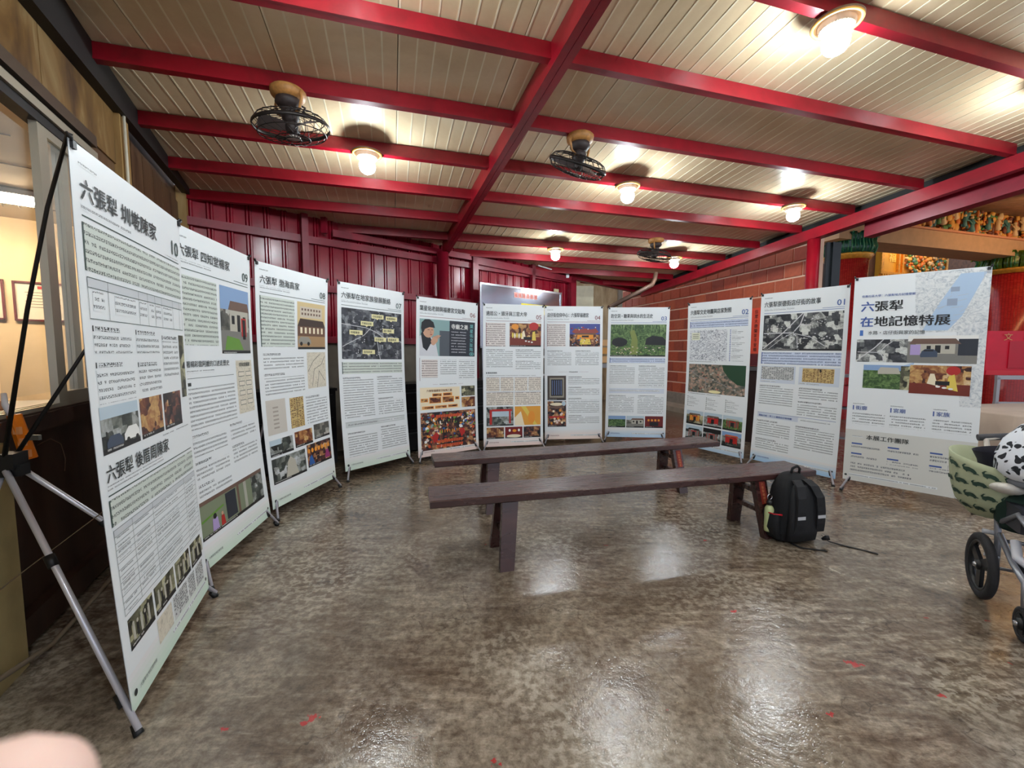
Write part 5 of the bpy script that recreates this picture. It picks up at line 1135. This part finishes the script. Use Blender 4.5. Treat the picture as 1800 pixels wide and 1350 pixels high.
def column(c, R, zt, lab, leaf):
    t = thing('temple_column', lab, 'column', c, 0, 'red mosaic columns with leafy capitals')
    b = MB(); b.lathe([(R,0),(R,zt),(R*.9,zt)], n=40); b.build('shaft', TRED.m, t)
    b = MB(); b.lathe([(R*1.0,zt-.03),(R*1.1,zt-.02),(R*1.12,zt+.01),(R*1.22,zt+.04),(R*1.2,zt+.07),(R*1.0,zt+.08)], n=40); b.build('gold_ring', GOLDP, t)
    b = MB(); b.lathe([(R*1.0,zt+.07),(R*1.05,zt+.2),(R*1.05,zt+.36),(R*1.0,zt+.42),(0,zt+.42)], n=32); b.build('bell', leaf, t)
    n = 15; me = None
    for k in range(n):
        a = 2*pi*k/n
        if me is None:
            b = MB(); vs = []; fs = []
            prof = [(R*1.02,.06),(R*1.14,.10),(R*1.20,.18),(R*1.12,.28),(R*1.16,.36),(R*1.34,.42),(R*1.38,.37)]
            for i, (r_, z_) in enumerate(prof):
                hw = (.085,.10,.105,.095,.085,.06,.02)[i]
                for j in range(5):
                    s_ = (j-2)/2; vs.append((r_+(.035*(1-s_*s_)), s_*hw, zt+z_))
            for i in range(len(prof)-1):
                for j in range(4): fs.append((i*5+j,i*5+j+1,(i+1)*5+j+1,(i+1)*5+j))
            b.add(vs, fs, 0, True); b.tube([(prof[i][0]+.045,0,zt+prof[i][1]) for i in range(6)], .012, 6, mi=1)
            for s_ in (-1,1): b.tube([(prof[i][0]+.03,s_*.05,zt+prof[i][1]) for i in range(1,5)], .008, 5, mi=1)
            o = b.build('leaf', [leaf, M('glaze_vein',(60,130,80),.2)], t); me = o.data
        else: o = bpy.data.objects.new('leaf', me); COL.objects.link(o); o.parent = t
        o.rotation_euler = (0,0,a)
    return t
C1 = V((6.28,8.0,0)); C2 = V((10.95,9.30,0))
column(C1, .32, 2.97, 'red mosaic temple column with a dark green leaf capital, between the post and the title banner', LEAFM)
column(C2, .46, 2.96, 'red mosaic temple column with a yellow-green leaf capital, right of the title banner', LEAFY)
TB = V((.96,.276,0)).normalized(); TN = V((TB.y,-TB.x,0))       # along the temple front, towards the camera
tm = thing('temple_beam', 'tan temple beam with a band of carved gilded figures above it, at the upper right', 'beam', C1+V((0,0,3.26)))
b = MB(); b.beam(V((0,0,.16))-TB*.6, V((0,0,.16))+TB*12, .55, .32); b.build('tan_beam', M('tan_beam',(206,164,120),.6,var=.08), tm)
b = MB(); b.beam(TN*.25+V((0,0,.34))-TB*.3, TN*.25+V((0,0,.34))+TB*12, .12, .04); b.build('cornice', M('pink_cornice',(222,150,110),.5), tm)
b = MB(); b.beam(TN*-.02+V((0,0,.62))-TB*.3, TN*-.02+V((0,0,.62))+TB*12, .16, .75); b.build('relief_ground', M('relief_ground',(150,96,56),.6,var=.3,vscale=6), tm)
fm = [M('relief_gold',(236,176,84),.5), M('relief_orange',(226,128,60),.5), M('relief_teal',(80,136,138),.5), M('relief_cream',(236,204,156),.5), M('relief_brown',(120,66,46),.5), M('relief_green',(90,140,80),.5)]
rr = random.Random(21); b = MB()
for i in range(1500):
    a = rr.uniform(.2, 7.0); z = rr.uniform(.38,.86); p = TB*a+TN*rr.uniform(.07,.22)+V((0,0,z)); sc = rr.uniform(.016,.055); mi = rr.choice((0,0,1,1,3,2,4,4,5))
    b.sphere(p, sc, 6, mi, (rr.uniform(.4,1.8),.7,rr.uniform(.4,2.4)))
for i in range(26):
    a = .4+.26*i+rr.uniform(-.09,.09); p = TB*a+TN*.22+V((0,0,.37+rr.uniform(0,.22))); m_ = rr.choice((0,1,3,2,5)); k_ = rr.uniform(.7,1.0)
    b.sphere(p+V((0,0,.30*k_)), .03, 6, 3); b.lathe([(.02,.0),(.06*k_,.02),(.04*k_,.13*k_),(.05*k_,.2*k_),(.02,.27*k_)], p, 6, m_); sg = rr.choice((-1,1))
    b.tube([p+V((0,0,.2*k_)), p+TB*.07*sg+TN*.04+V((0,0,.16*k_)), p+TB*.12*sg+V((0,0,.26*k_))], .013, 5, m_)
b.build('carved_figures', fm, tm, kind='stuff')
# gold altar lintel behind, lit
al = thing('altar_lintel', 'gilded altar lintel with a yellow lucky character panel glowing behind the tan beam', 'altar', V((11.6,12.0,0)))
def ab(u0,u1,z0,z1,d0,d1,name,mat):
    b = MB(); q = [TB*u0+TN*d0, TB*u1+TN*d0, TB*u1+TN*d1, TB*u0+TN*d1]; b.prism([(a.x,a.y) for a in q], z0, z1); return b.build(name, mat, al)
GP = M('gold_panel', (238,178,60), .35, .3)
ab(-3.5,9,0,5.2,-.3,-.1,'back_wall', M('altar_dark',(92,60,44),.7,var=.2)); ab(-1.75,.85,3.3,4.5,-.1,0,'gold_panel', GP)
for (u0,u1,z0,z1) in ((-1.75,.9,3.36,3.42),(-1.75,.9,3.16,3.30),(-1.1,-1.04,3.42,4.4),(-.95,-.89,3.42,4.4),(.82,.90,3.42,4.4),(-1.75,-1.66,3.42,4.4),(-1.75,.9,2.96,3.12)): ab(u0,u1,z0,z1,0,.06,'gold_moulding', GOLDP)
for i in range(30): ab(-1.7+.088*i,-1.65+.088*i,3.30,3.355,.0,.07,'dentil', GOLDP)
b = MB(); v_, f_, tw, th_ = text_mesh('福'); b.add([TB*(-1.42+(x)*.28)+TN*.02+V((0,0,3.70+y*.28)) for x, y in v_], f_); b.build('character', M('bright_yellow',(255,232,110),.4), al)
b = MB()
for i in range(320):
    p = TB*rr.uniform(-.84,.78)+TN*rr.uniform(.02,.09)+V((0,0,rr.uniform(3.46,4.25))); b.sphere(p, rr.uniform(.02,.06), 6, rr.choice((0,1,2,3,5)), (1,.6,1))
b.build('carved_relief', fm, al, kind='stuff')
ab(1.0,2.8,2.9,4.4,-.1,-.02,'side_carving', M('dark_carving',(120,84,60),.6,var=.4,vscale=12)); ab(2.9,3.8,2.9,4.4,-.08,0,'blue_panel', M('navy_panel',(50,56,84),.5))
t = thing('altar_lamp', 'warm altar lamp hidden behind the tan beam', 'lamp', V((10.9,11.0,4.5)))
b = MB(); b.tube([V((-.5,-.14,0)),V((.5,.14,0))], .03, 8); b.build('tube', M('altar_glow',(255,220,160),.5,emit=(255,206,130),es=ALTAR_E), t)
b = MB(); b.beam(V((-.52,-.15,.05)),V((.52,.15,.05)),.1,.04); b.build('housing', WHITE, t)
t = thing('frieze_fill_light', 'added unseen warm strip light brightening the carved figures from below the corrugated roof', 'lamp', C1+TB*3.5+TN*1.6+V((0,0,3.55)))  # fill light added out of view to brighten the frieze under its roof
b = MB(); b.tube([-TB*1.6, TB*1.6], .025, 8); b.build('tube', M('frieze_fill_glow',(255,220,170),.5,emit=(255,206,140),es=20), t)
# corrugated roof over the temple front
cr = sroot('roof_temple')
b = MB(); vs = []; fs = []; n = 140
for i in range(n+1):
    a = -1.6+11*i/n; dz = .035*sin(i*pi/2.0); p0 = C1+TB*a+TN*.1+V((0,0,4.14+dz)); p1 = C1+TB*a+TN*3.3+V((0,0,3.42+dz)); vs += [p0, p1, p0+V((0,0,.01)), p1+V((0,0,.01))]
for i in range(n): j = 4*i; fs += [(j,j+1,j+5,j+4),(j+2,j+6,j+7,j+3)]
b.add(vs, fs, 0, True); b.recalc = False; b.build('corrugated_sheet', M('corrugated',(170,138,118),.45,.3,var=.25,vscale=4), cr)
# dim space behind the temple front
td = sroot('wall_temple'); b = MB(); b.beam(V((4.9,10.9,1.4))-TB*.0, V((8.0,11.6,1.4)), .1, 2.8); b.build('dark_boards', M('dark_temple_wall',(70,48,40),.7,var=.3), td)
b = MB(); b.beam(V((8.5,12.4,2.3)), V((22,16,2.3)), .1, 4.6); b.build('dark_boards', M('dark_temple_wall'), td)
for i in range(12):
    b = MB(); a = V((8.4,9.9,.35+.17*i)); b.beam(a, a+V((7,2.0,0)), .05, .13); b.build('stacked_board', M('stacked_board_%d' % (i%3), ((110,76,60),(84,60,54),(60,44,42))[i%3], .6), td)

# red draped altar table and steel railing at right of the title banner
rc = thing('red_draped_box', 'bright red draped altar box with gold characters, right of the title banner', 'altar cloth', V((6.55,5.55,0)), radians(-8))
b = MB(); b.box((.3,0,1.24),(1.5,.5,.56)); b.build('box_body', M('crimson_cloth',(206,10,44),.45,var=.12,vscale=4), rc)
b = MB(); b.box((.0,-.255,1.22),(.42,.012,.34)); b.build('front_panel', M('crimson_panel',(186,8,38),.4), rc)
b = MB(); b.add([(-.45,-.26,.96),(1.05,-.26,.96),(1.05,-.27,1.02),(-.45,-.27,1.02)],[(0,1,2,3)]); b.build('fringe', M('fringe_red',(226,60,70),.6), rc)
for i, ch in enumerate('文福'):
    v_, f_, tw, th_ = text_mesh(ch); b = MB(); b.add([V((-.28+.22*i+x_*.10,-.263,1.40+y_*.10)) for x_, y_ in v_], f_); b.build('lettering', M('dull_gold',(206,150,90),.4,.3), rc)
for x in (-.4,1.0):
    b = MB(); b.box((x,.1,.48),(.06,.06,.96)); b.build('leg', BLACK, rc)
b = MB(); b.box((.92,.02,1.72),(.36,.3,.42)); b.build('white_lantern_box', M('white_red_lantern',(236,220,220),.5), rc)
b = MB(); b.lathe([(.0,1.62),(.2,1.66),(.27,1.80),(.2,1.94),(0,1.98)], (.75,-.05,0), 20); b.build('red_lantern', M('lantern_red',(216,16,36),.4), rc)
rl = thing('steel_railing', 'grey steel barrier rail under the red draped box', 'railing', V((6.35,5.14,0)), radians(-6))
GS = M('galvanised', (168,164,166), .35, .6)
for z in (.94,.62,.30): 
    b = MB(); b.beam((-.35,0,z),(1.9,0,z),.035,.05 if z>.9 else .035); b.build('rail', GS, rl)
for x in (-.33,.12,.60,1.1,1.6):
    b = MB(); b.beam((x,0,0),(x,0,.94),.035,.035,(1,0,0)); b.build('upright', GS, rl)
b = MB(); b.beam((.15,.0,.30),(.42,0,.92),.015,.015); b.build('brace', GS, rl)
# shelf with red boxes seen between banners 02, 01 and the title banner
sh = thing('metal_rack', 'dark rack with red and grey boxes glimpsed between banner 01 and the title banner', 'rack', V((3.98,4.72,0)), radians(-30))
for z in (.28,.62,.98): 
    b = MB(); b.box((0,0,z),(.6,.35,.025)); b.build('shelf_board', M('rack_steel',(150,150,156),.35,.6), sh)
for x in (-.29,.29):
    for y in (-.16,.16):
        b = MB(); b.box((x,y,.5),(.025,.025,1.0)); b.build('upright', BLACK, sh)
b = MB(); b.box((-.1,0,.76),(.5,.25,.22)); tag(b.build('crate', M('crate_red',(160,20,36),.4)), 'dark red box on the rack between banner 01 and the title banner', 'box').location = sh.location; bpy.context.view_layer.update()
cab = thing('wooden_cabinet', 'low brown cabinet with a framed card, between banners 02 and 01', 'cabinet', V((3.4,5.9,0)), radians(-55))
b = MB(); b.box((0,0,.5),(1.3,.4,1.0)); b.build('body', M('cabinet_dark',(54,34,30),.5), cab)
b = MB(); b.box((0,0,1.02),(1.36,.44,.05)); b.build('top', M('cabinet_grey',(96,92,92),.4), cab)
b = MB(); b.box((0,0,1.14),(1.0,.3,.16)); b.build('dark_chest', M('chest_red_dark',(96,28,34),.5), cab)
b = MB(); b.box((-.25,-.21,.62),(.12,.01,.34)); b.build('framed_card', M('card',(206,170,140),.5), cab)

# table with pale cloth at the right edge
tt = thing('draped_table', 'table under a dull beige cloth at the right edge, behind the stroller', 'table', V((5.1,4.05,0)), radians(8))
b = MB(); vs = []; fs = []; nx, ny = 18, 10
def cz(x, y):
    return .70
P_ = []
ring = []
hx, hy = .75, .40
for i in range(48):
    a = 2*pi*i/48; ca, sa = cos(a), sin(a); x = hx*math.copysign(min(1,abs(ca)*1.3)**.6,ca); y = hy*math.copysign(min(1,abs(sa)*1.3)**.6,sa); ring.append((x,y,a))
for z, k_ in ((.70,.0),(.70,.98),(.685,1.0),(.5,1.03),(.3,1.05),(.12,1.07)):
    for (x,y,a) in ring:
        w_ = 1+.02*sin(a*9)*(z<.6); vs.append((x*k_*w_, y*k_*w_, z))
for r_ in range(5):
    for i in range(48): fs.append((r_*48+i, r_*48+(i+1)%48, (r_+1)*48+(i+1)%48, (r_+1)*48+i))
b.add(vs, fs, 0, True); b.build('cloth', M('beige_cloth',(190,170,152),.8,var=.06), tt)
for x in (-.6,.6):
    for y in (-.3,.3):
        b = MB(); b.beam((x,y,0),(x,y,.69),.04,.04,(1,0,0)); b.build('leg', GS, tt)

# ------------------------------------------------------------------ stroller
sf, ss = ang(212), ang(122)
SO = V((2.40,2.06,0))
st = thing('stroller', 'grey-framed stroller with black three-spoke wheels, cut off by the right edge', 'stroller', SO)
def SP(f, s_, z): return sf*f+ss*s_+V((0,0,z))
FR = M('stroller_grey', (150,152,160), .35, .6); TIRE = M('tyre_rubber', (44,42,44), .75, bump=.4, bscale=90); RIMM = M('black_rim', (24,24,26), .4)
AX = Matrix((sf, V((0,0,1)), ss)).transposed()     # local z -> axle direction
def wheel(f, s_, R, wd, spokes, name='wheel'):
    c = SP(f, s_, R); b = MB(); b.torus(c, R-wd*.62, wd*.62, 40, 10, ax=AX, sc=(1,.85)); wh = b.build('wheel', TIRE, st)
    b = MB(); b.torus(c, R-wd*1.25, wd*.28, 32, 6, ax=AX, sc=(1,1.6))
    b.lathe([(0,-.022),(.024,-.02),(.026,0),(.024,.02),(0,.022)], c, 14, ax=AX)
    for k in range(spokes):
        a = 2*pi*k/spokes+.5; d = sf*cos(a)+V((0,0,sin(a))); b.beam(c+d*.01, c+d*(R-wd*1.2), .016, .045, ss.cross(d)); 
    b.build('rim', RIMM, wh)
    b = MB(); b.lathe([(0,-.03),(.010,-.03),(.012,-.02),(.012,.0)], c, 10, ax=AX); b.build('axle_cap', STEEL, wh)
    return wh
wheel(0,0,.165,.036,3); wheel(0,.52,.165,.036,3); wheel(.385,.02,.075,.022,3); wheel(.30,.44,.075,.022,3)
b = MB()
for s_ in (.05,.47):
    b.tube([SP(0,s_,.165), SP(.0,s_,.30), SP(-.02,s_,.40), SP(-.10,s_,.58), SP(-.18,s_,.70)], .013, 10)
    b.tube([SP(.0,s_+.005,.34), SP(.22,s_-.02 if s_<.2 else s_,.28), SP(.37,s_-.03,.25), SP(.385,s_-.03,.15)], .013, 10)
    b.tube([SP(.0,s_,.40), SP(.18,s_,.50), SP(.36,s_,.44)], .013, 10)
b.tube([SP(0,-.03,.165), SP(0,.52,.165)], .008, 8); b.tube([SP(.0,.05,.31), SP(.0,.47,.31)], .010, 8); b.tube([SP(.26,.08,.245), SP(.26,.46,.245)], .010, 8)
b.build('frame', FR, st)
b = MB(); b.tube([SP(-.02,.0,.34), SP(-.02,.06,.335)], .012, 8); b.tube([SP(.02,.0,.235), SP(.03,.05,.225)], .010, 8); b.build('brake_pedal', M('pale_grey_plastic',(186,188,194),.4), st)
b = MB(); b.tube([SP(-.17,.05,.68), SP(-.24,.05,.78), SP(-.25,.12,.80), SP(-.25,.40,.80), SP(-.24,.47,.78)], .013, 10); b.build('handle', M('white_handle',(214,206,196),.4), st)
b = MB(); b.tube([SP(-.245,.02,.785), SP(-.255,.14,.803)], .018, 10); b.build('grip', M('dark_grip',(70,70,76),.6), st)
b = MB(); b.beam(SP(-.02,.26,.42), SP(.34,.26,.46), .36,.06); b.build('seat', M('seat_black',(20,20,24),.8), st)
b = MB(); b.beam(SP(.02,.10,.47), SP(.20,.10,.47), .10,.11); b.build('side_box', M('side_box_dark',(44,44,52),.5), st)
b = MB(); b.tube([SP(.14,.06,.36), SP(.20,.05,.30), SP(.30,.08,.28), SP(.34,.12,.36)], .018, 10); b.build('white_bumper', M('white_bumper',(206,206,214),.4), st)
b = MB(); b.beam(SP(.05,.24,.25), SP(.25,.24,.20), .34,.015); b.build('lower_basket', M('seat_black'), st)
# floral canopy cloth
k = N('floral_cloth'); vn = k.n('TexVoronoi', feature='F1'); vn.inputs['Scale'].default_value = 25; vn.inputs['Randomness'].default_value = 1
dn = k.n('VectorMath', operation='ADD'); nz = k.n('TexNoise'); nz.inputs['Scale'].default_value = 22; nz.inputs['Detail'].default_value = 1; k.L(k.obj(), nz.inputs['Vector']); sc_ = k.n('VectorMath', operation='SCALE'); sc_.inputs['Scale'].default_value = .07; k.L(nz.outputs['Color'], sc_.inputs[0]); k.L(k.obj(), dn.inputs[0]); k.L(sc_.outputs[0], dn.inputs[1]); k.L(dn.outputs[0], vn.inputs['Vector'])
k.L(k.ramp(vn.outputs['Distance'], [(.40,lin((30,32,38))),(.44,lin((226,230,238)))]), k.b.inputs['Base Color']); k.b.inputs['Roughness'].default_value = .75; FLORAL = k.m
def bag_sec(c, rx, ry, z, n, wob, ph): return [c+V((0,0,z))+sf*(rx*cos(2*pi*i/n)*(1+wob*sin(3*2*pi*i/n+ph)))+ss*(ry*sin(2*pi*i/n)*(1+wob*sin(5*2*pi*i/n+ph))) for i in range(n)]
fc = thing('floral_cover', 'white cloth cover with a black flower pattern over the stroller seat', 'cover', SO+SP(.0,.29,.53))
b = MB(); vs = []; fs = []; n = 28; secs = [(.20,.22,.10),(.245,.26,.115),(.27,.285,.15),(.265,.28,.21),(.235,.25,.29),(.18,.19,.365),(.10,.11,.415),(.02,.02,.435)]
for i, (rx,ry,z) in enumerate(secs): vs += bag_sec(V((0,0,0)), rx, ry, z, n, .05, i*.6)
for i in range(len(secs)-1):
    for j in range(n): fs.append((i*n+j,i*n+(j+1)%n,(i+1)*n+(j+1)%n,(i+1)*n+j))
fs.append(tuple(range(n))[::-1]); b.add(vs, fs, 0, True); o = b.build('cover_cloth', FLORAL, fc)
b = MB(); b.torus(V((0,0,.10)), .235, .022, 28, 8, ax=Matrix((sf,ss,V((0,0,1)))).transposed()); b.build('hem', M('hem_grey',(120,122,130),.8), fc)
# crocodile print basket bag
tbg = thing('tote_bag', 'pale green bag with dark green animal print hanging at the rear of the stroller', 'bag', SO+SP(-.12,.04,.40))
BAGM = M('sage_cloth', (178,184,150), .8, var=.06); CRO = M('print_dark_green', (46,70,56), .8); BG2 = M('dark_green_cloth', (16,44,34), .8)
def bagP(a, z, off=0):
    r0 = .105+.045*sin(min(z,.26)/.26*pi*.55)+.02*(z/.30)
    r0 *= (1-.35*max(0,(.06-z)/.06)); wob = 1+.03*sin(3*a)
    return sf*((r0*1.05+off)*cos(a)*wob)+ss*((r0*.9+off)*sin(a)*wob)+V((0,0,z+(.035*cos(a+2.4) if z>.2 else 0)))
b = MB(); vs = []; fs = []; n = 30; zs = [0,.03,.07,.12,.17,.22,.27,.30]
for z in zs: vs += [bagP(2*pi*i/n, z) for i in range(n)]
for i in range(len(zs)-1):
    for j in range(n): fs.append((i*n+j,i*n+(j+1)%n,(i+1)*n+(j+1)%n,(i+1)*n+j))
fs.append(tuple(range(n))[::-1])
m0 = len(vs); vs += [bagP(2*pi*i/n, .30, -.006) for i in range(n)]+[bagP(2*pi*i/n, .15, -.012) for i in range(n)]
fs += [(7*n+j,7*n+(j+1)%n,m0+(j+1)%n,m0+j) for j in range(n)]+[(m0+j,m0+(j+1)%n,m0+n+(j+1)%n,m0+n+j) for j in range(n)]+[tuple(m0+n+j for j in range(n))]
b.add(vs, fs, 0, True); bag = b.build('bag_body', [BAGM], tbg)
# animal prints: body arc, legs and tail as flat patches following the bag
def croc(a0, z0, s_):
    b = MB()
    def patch(pts):
        n_ = len(pts); b.add([bagP(a0+x*s_/.14, z0+y*s_, .003) for x, y in pts], [tuple(range(n_))])
    patch([(-.95,.0),(-.75,.48),(-.2,.68),(.35,.58),(.7,.25),(.66,-.2),(.3,-.1),(-.1,.0),(-.6,-.15)])
    patch([(.5,.15),(.95,.0),(1.0,-.12),(.6,-.1)]); patch([(-.9,.1),(-1.1,.55),(-.8,.95),(-.5,1.0),(-.75,.75),(-.8,.5),(-.6,.42)])
    patch([(-.45,.15),(-.35,.15),(-.4,-.25),(-.55,-.25)]); patch([(.3,.1),(.45,.1),(.5,-.25),(.35,-.25)])
    b.build('animal_print', CRO, tbg)
camdir = math.atan2((V((0,0,0))-SO).dot(ss), (V((0,0,0))-SO).dot(sf))
for i in range(4):
    for j in range(5):
        if i == 3 and j in (0,4): pass
        croc(camdir-1.25+.5*j+(.25 if i%2 else 0), .045+.066*i, .030)
b = MB(); cen = bagP(camdir+.15,.30)*.35; vs = []; fs = []; n = 20
for z, r_ in ((.22,.045),(.30,.062),(.36,.082)): vs += [cen*1+sf*r_*cos(2*pi*i/n)+ss*r_*sin(2*pi*i/n)+V((0,0,z-cen.z+.015*sin(2*pi*i/n)*(z>.3))) for i in range(n)]
for i in range(2):
    for j in range(n): fs.append((i*n+j,i*n+(j+1)%n,(i+1)*n+(j+1)%n,(i+1)*n+j))
b.add(vs, fs, 0, True); b.build('dark_inner_pouch', M('navy_pouch',(34,32,46),.7), tbg)
t = tag(MB().lathe([(0,0),(.09,.005),(.115,.05),(.12,.12),(.10,.19),(.04,.215),(0,.22)], (0,0,0), 18, fn=lambda q, k_: V((q.x*(1+.1*sin(3*k_*2*pi/18)),q.y*(1+.08*cos(2*k_*2*pi/18)),q.z))).build('dark_green_pouch', BG2), 'very dark green pouch tucked between the print bag and the stroller frame', 'bag'); t.location = SO+SP(.0,.14,.37); t.scale = (.9,.9,.95)
t = tag(MB().sphere((0,0,0), .06, 14, 0, (1.3,1.0,.45)).build('white_plush_trim', M('white_plush',(226,220,210),.9,bump=.6,bscale=80)), 'white plush roll peeking out above the dark green pouch on the stroller', 'plush'); t.location = SO+SP(.04,.05,.585); t.rotation_euler=(0,.3,.6)

# ------------------------------------------------------------------ fingertip close to the lens
def camP(px, py, d): return V((0,0,CAMZ))+(_R*((px-900)/735)+_U*(-(py-675)/735)+V((0,cp_,-sp_)))*d
SKIN = M('skin_pink', (252,214,200), .5); 
k = SKIN.node_tree.nodes['Principled BSDF']; k.inputs['Subsurface Weight'].default_value = .15; k.inputs['Subsurface Radius'].default_value = (.01,.004,.002)
c0 = camP(2,1452,.052); ax = (camP(-900,1750,.052)-c0).normalized()
b = MB(); pts_ = [c0-ax*.0088, c0-ax*.0075, c0-ax*.0045, c0, c0+ax*.010, c0+ax*.022, c0+ax*.034, c0+ax*.048]
b.tube(pts_, [.0006,.0048,.0078,.0092,.0096,.0092,.0102,.0100], 22); f = b.build('fingertip', SKIN); tag(f, 'blurred pink fingertip at the lower left corner, right in front of the lens', 'finger')
nb = MB(); upv = V((0,0,1)); vs = []; fs = []
for i in range(7):
    for j in range(7):
        a = -.9+1.8*j/6; p = c0+ax*(-.003+.011*i/6); side = ax.cross(upv).normalized(); u2 = side.cross(ax).normalized(); r_ = .0094 if i else .0086
        vs.append(p+side*sin(a)*r_*.97-(u2)*cos(a)*r_*1.0)
for i in range(6):
    for j in range(6): fs.append((i*7+j,i*7+j+1,i*7+j+8,i*7+j+7))
nb.add(vs, fs, 0, True); nb.build('nail', M('nail_pink',(244,200,188),.25), f)
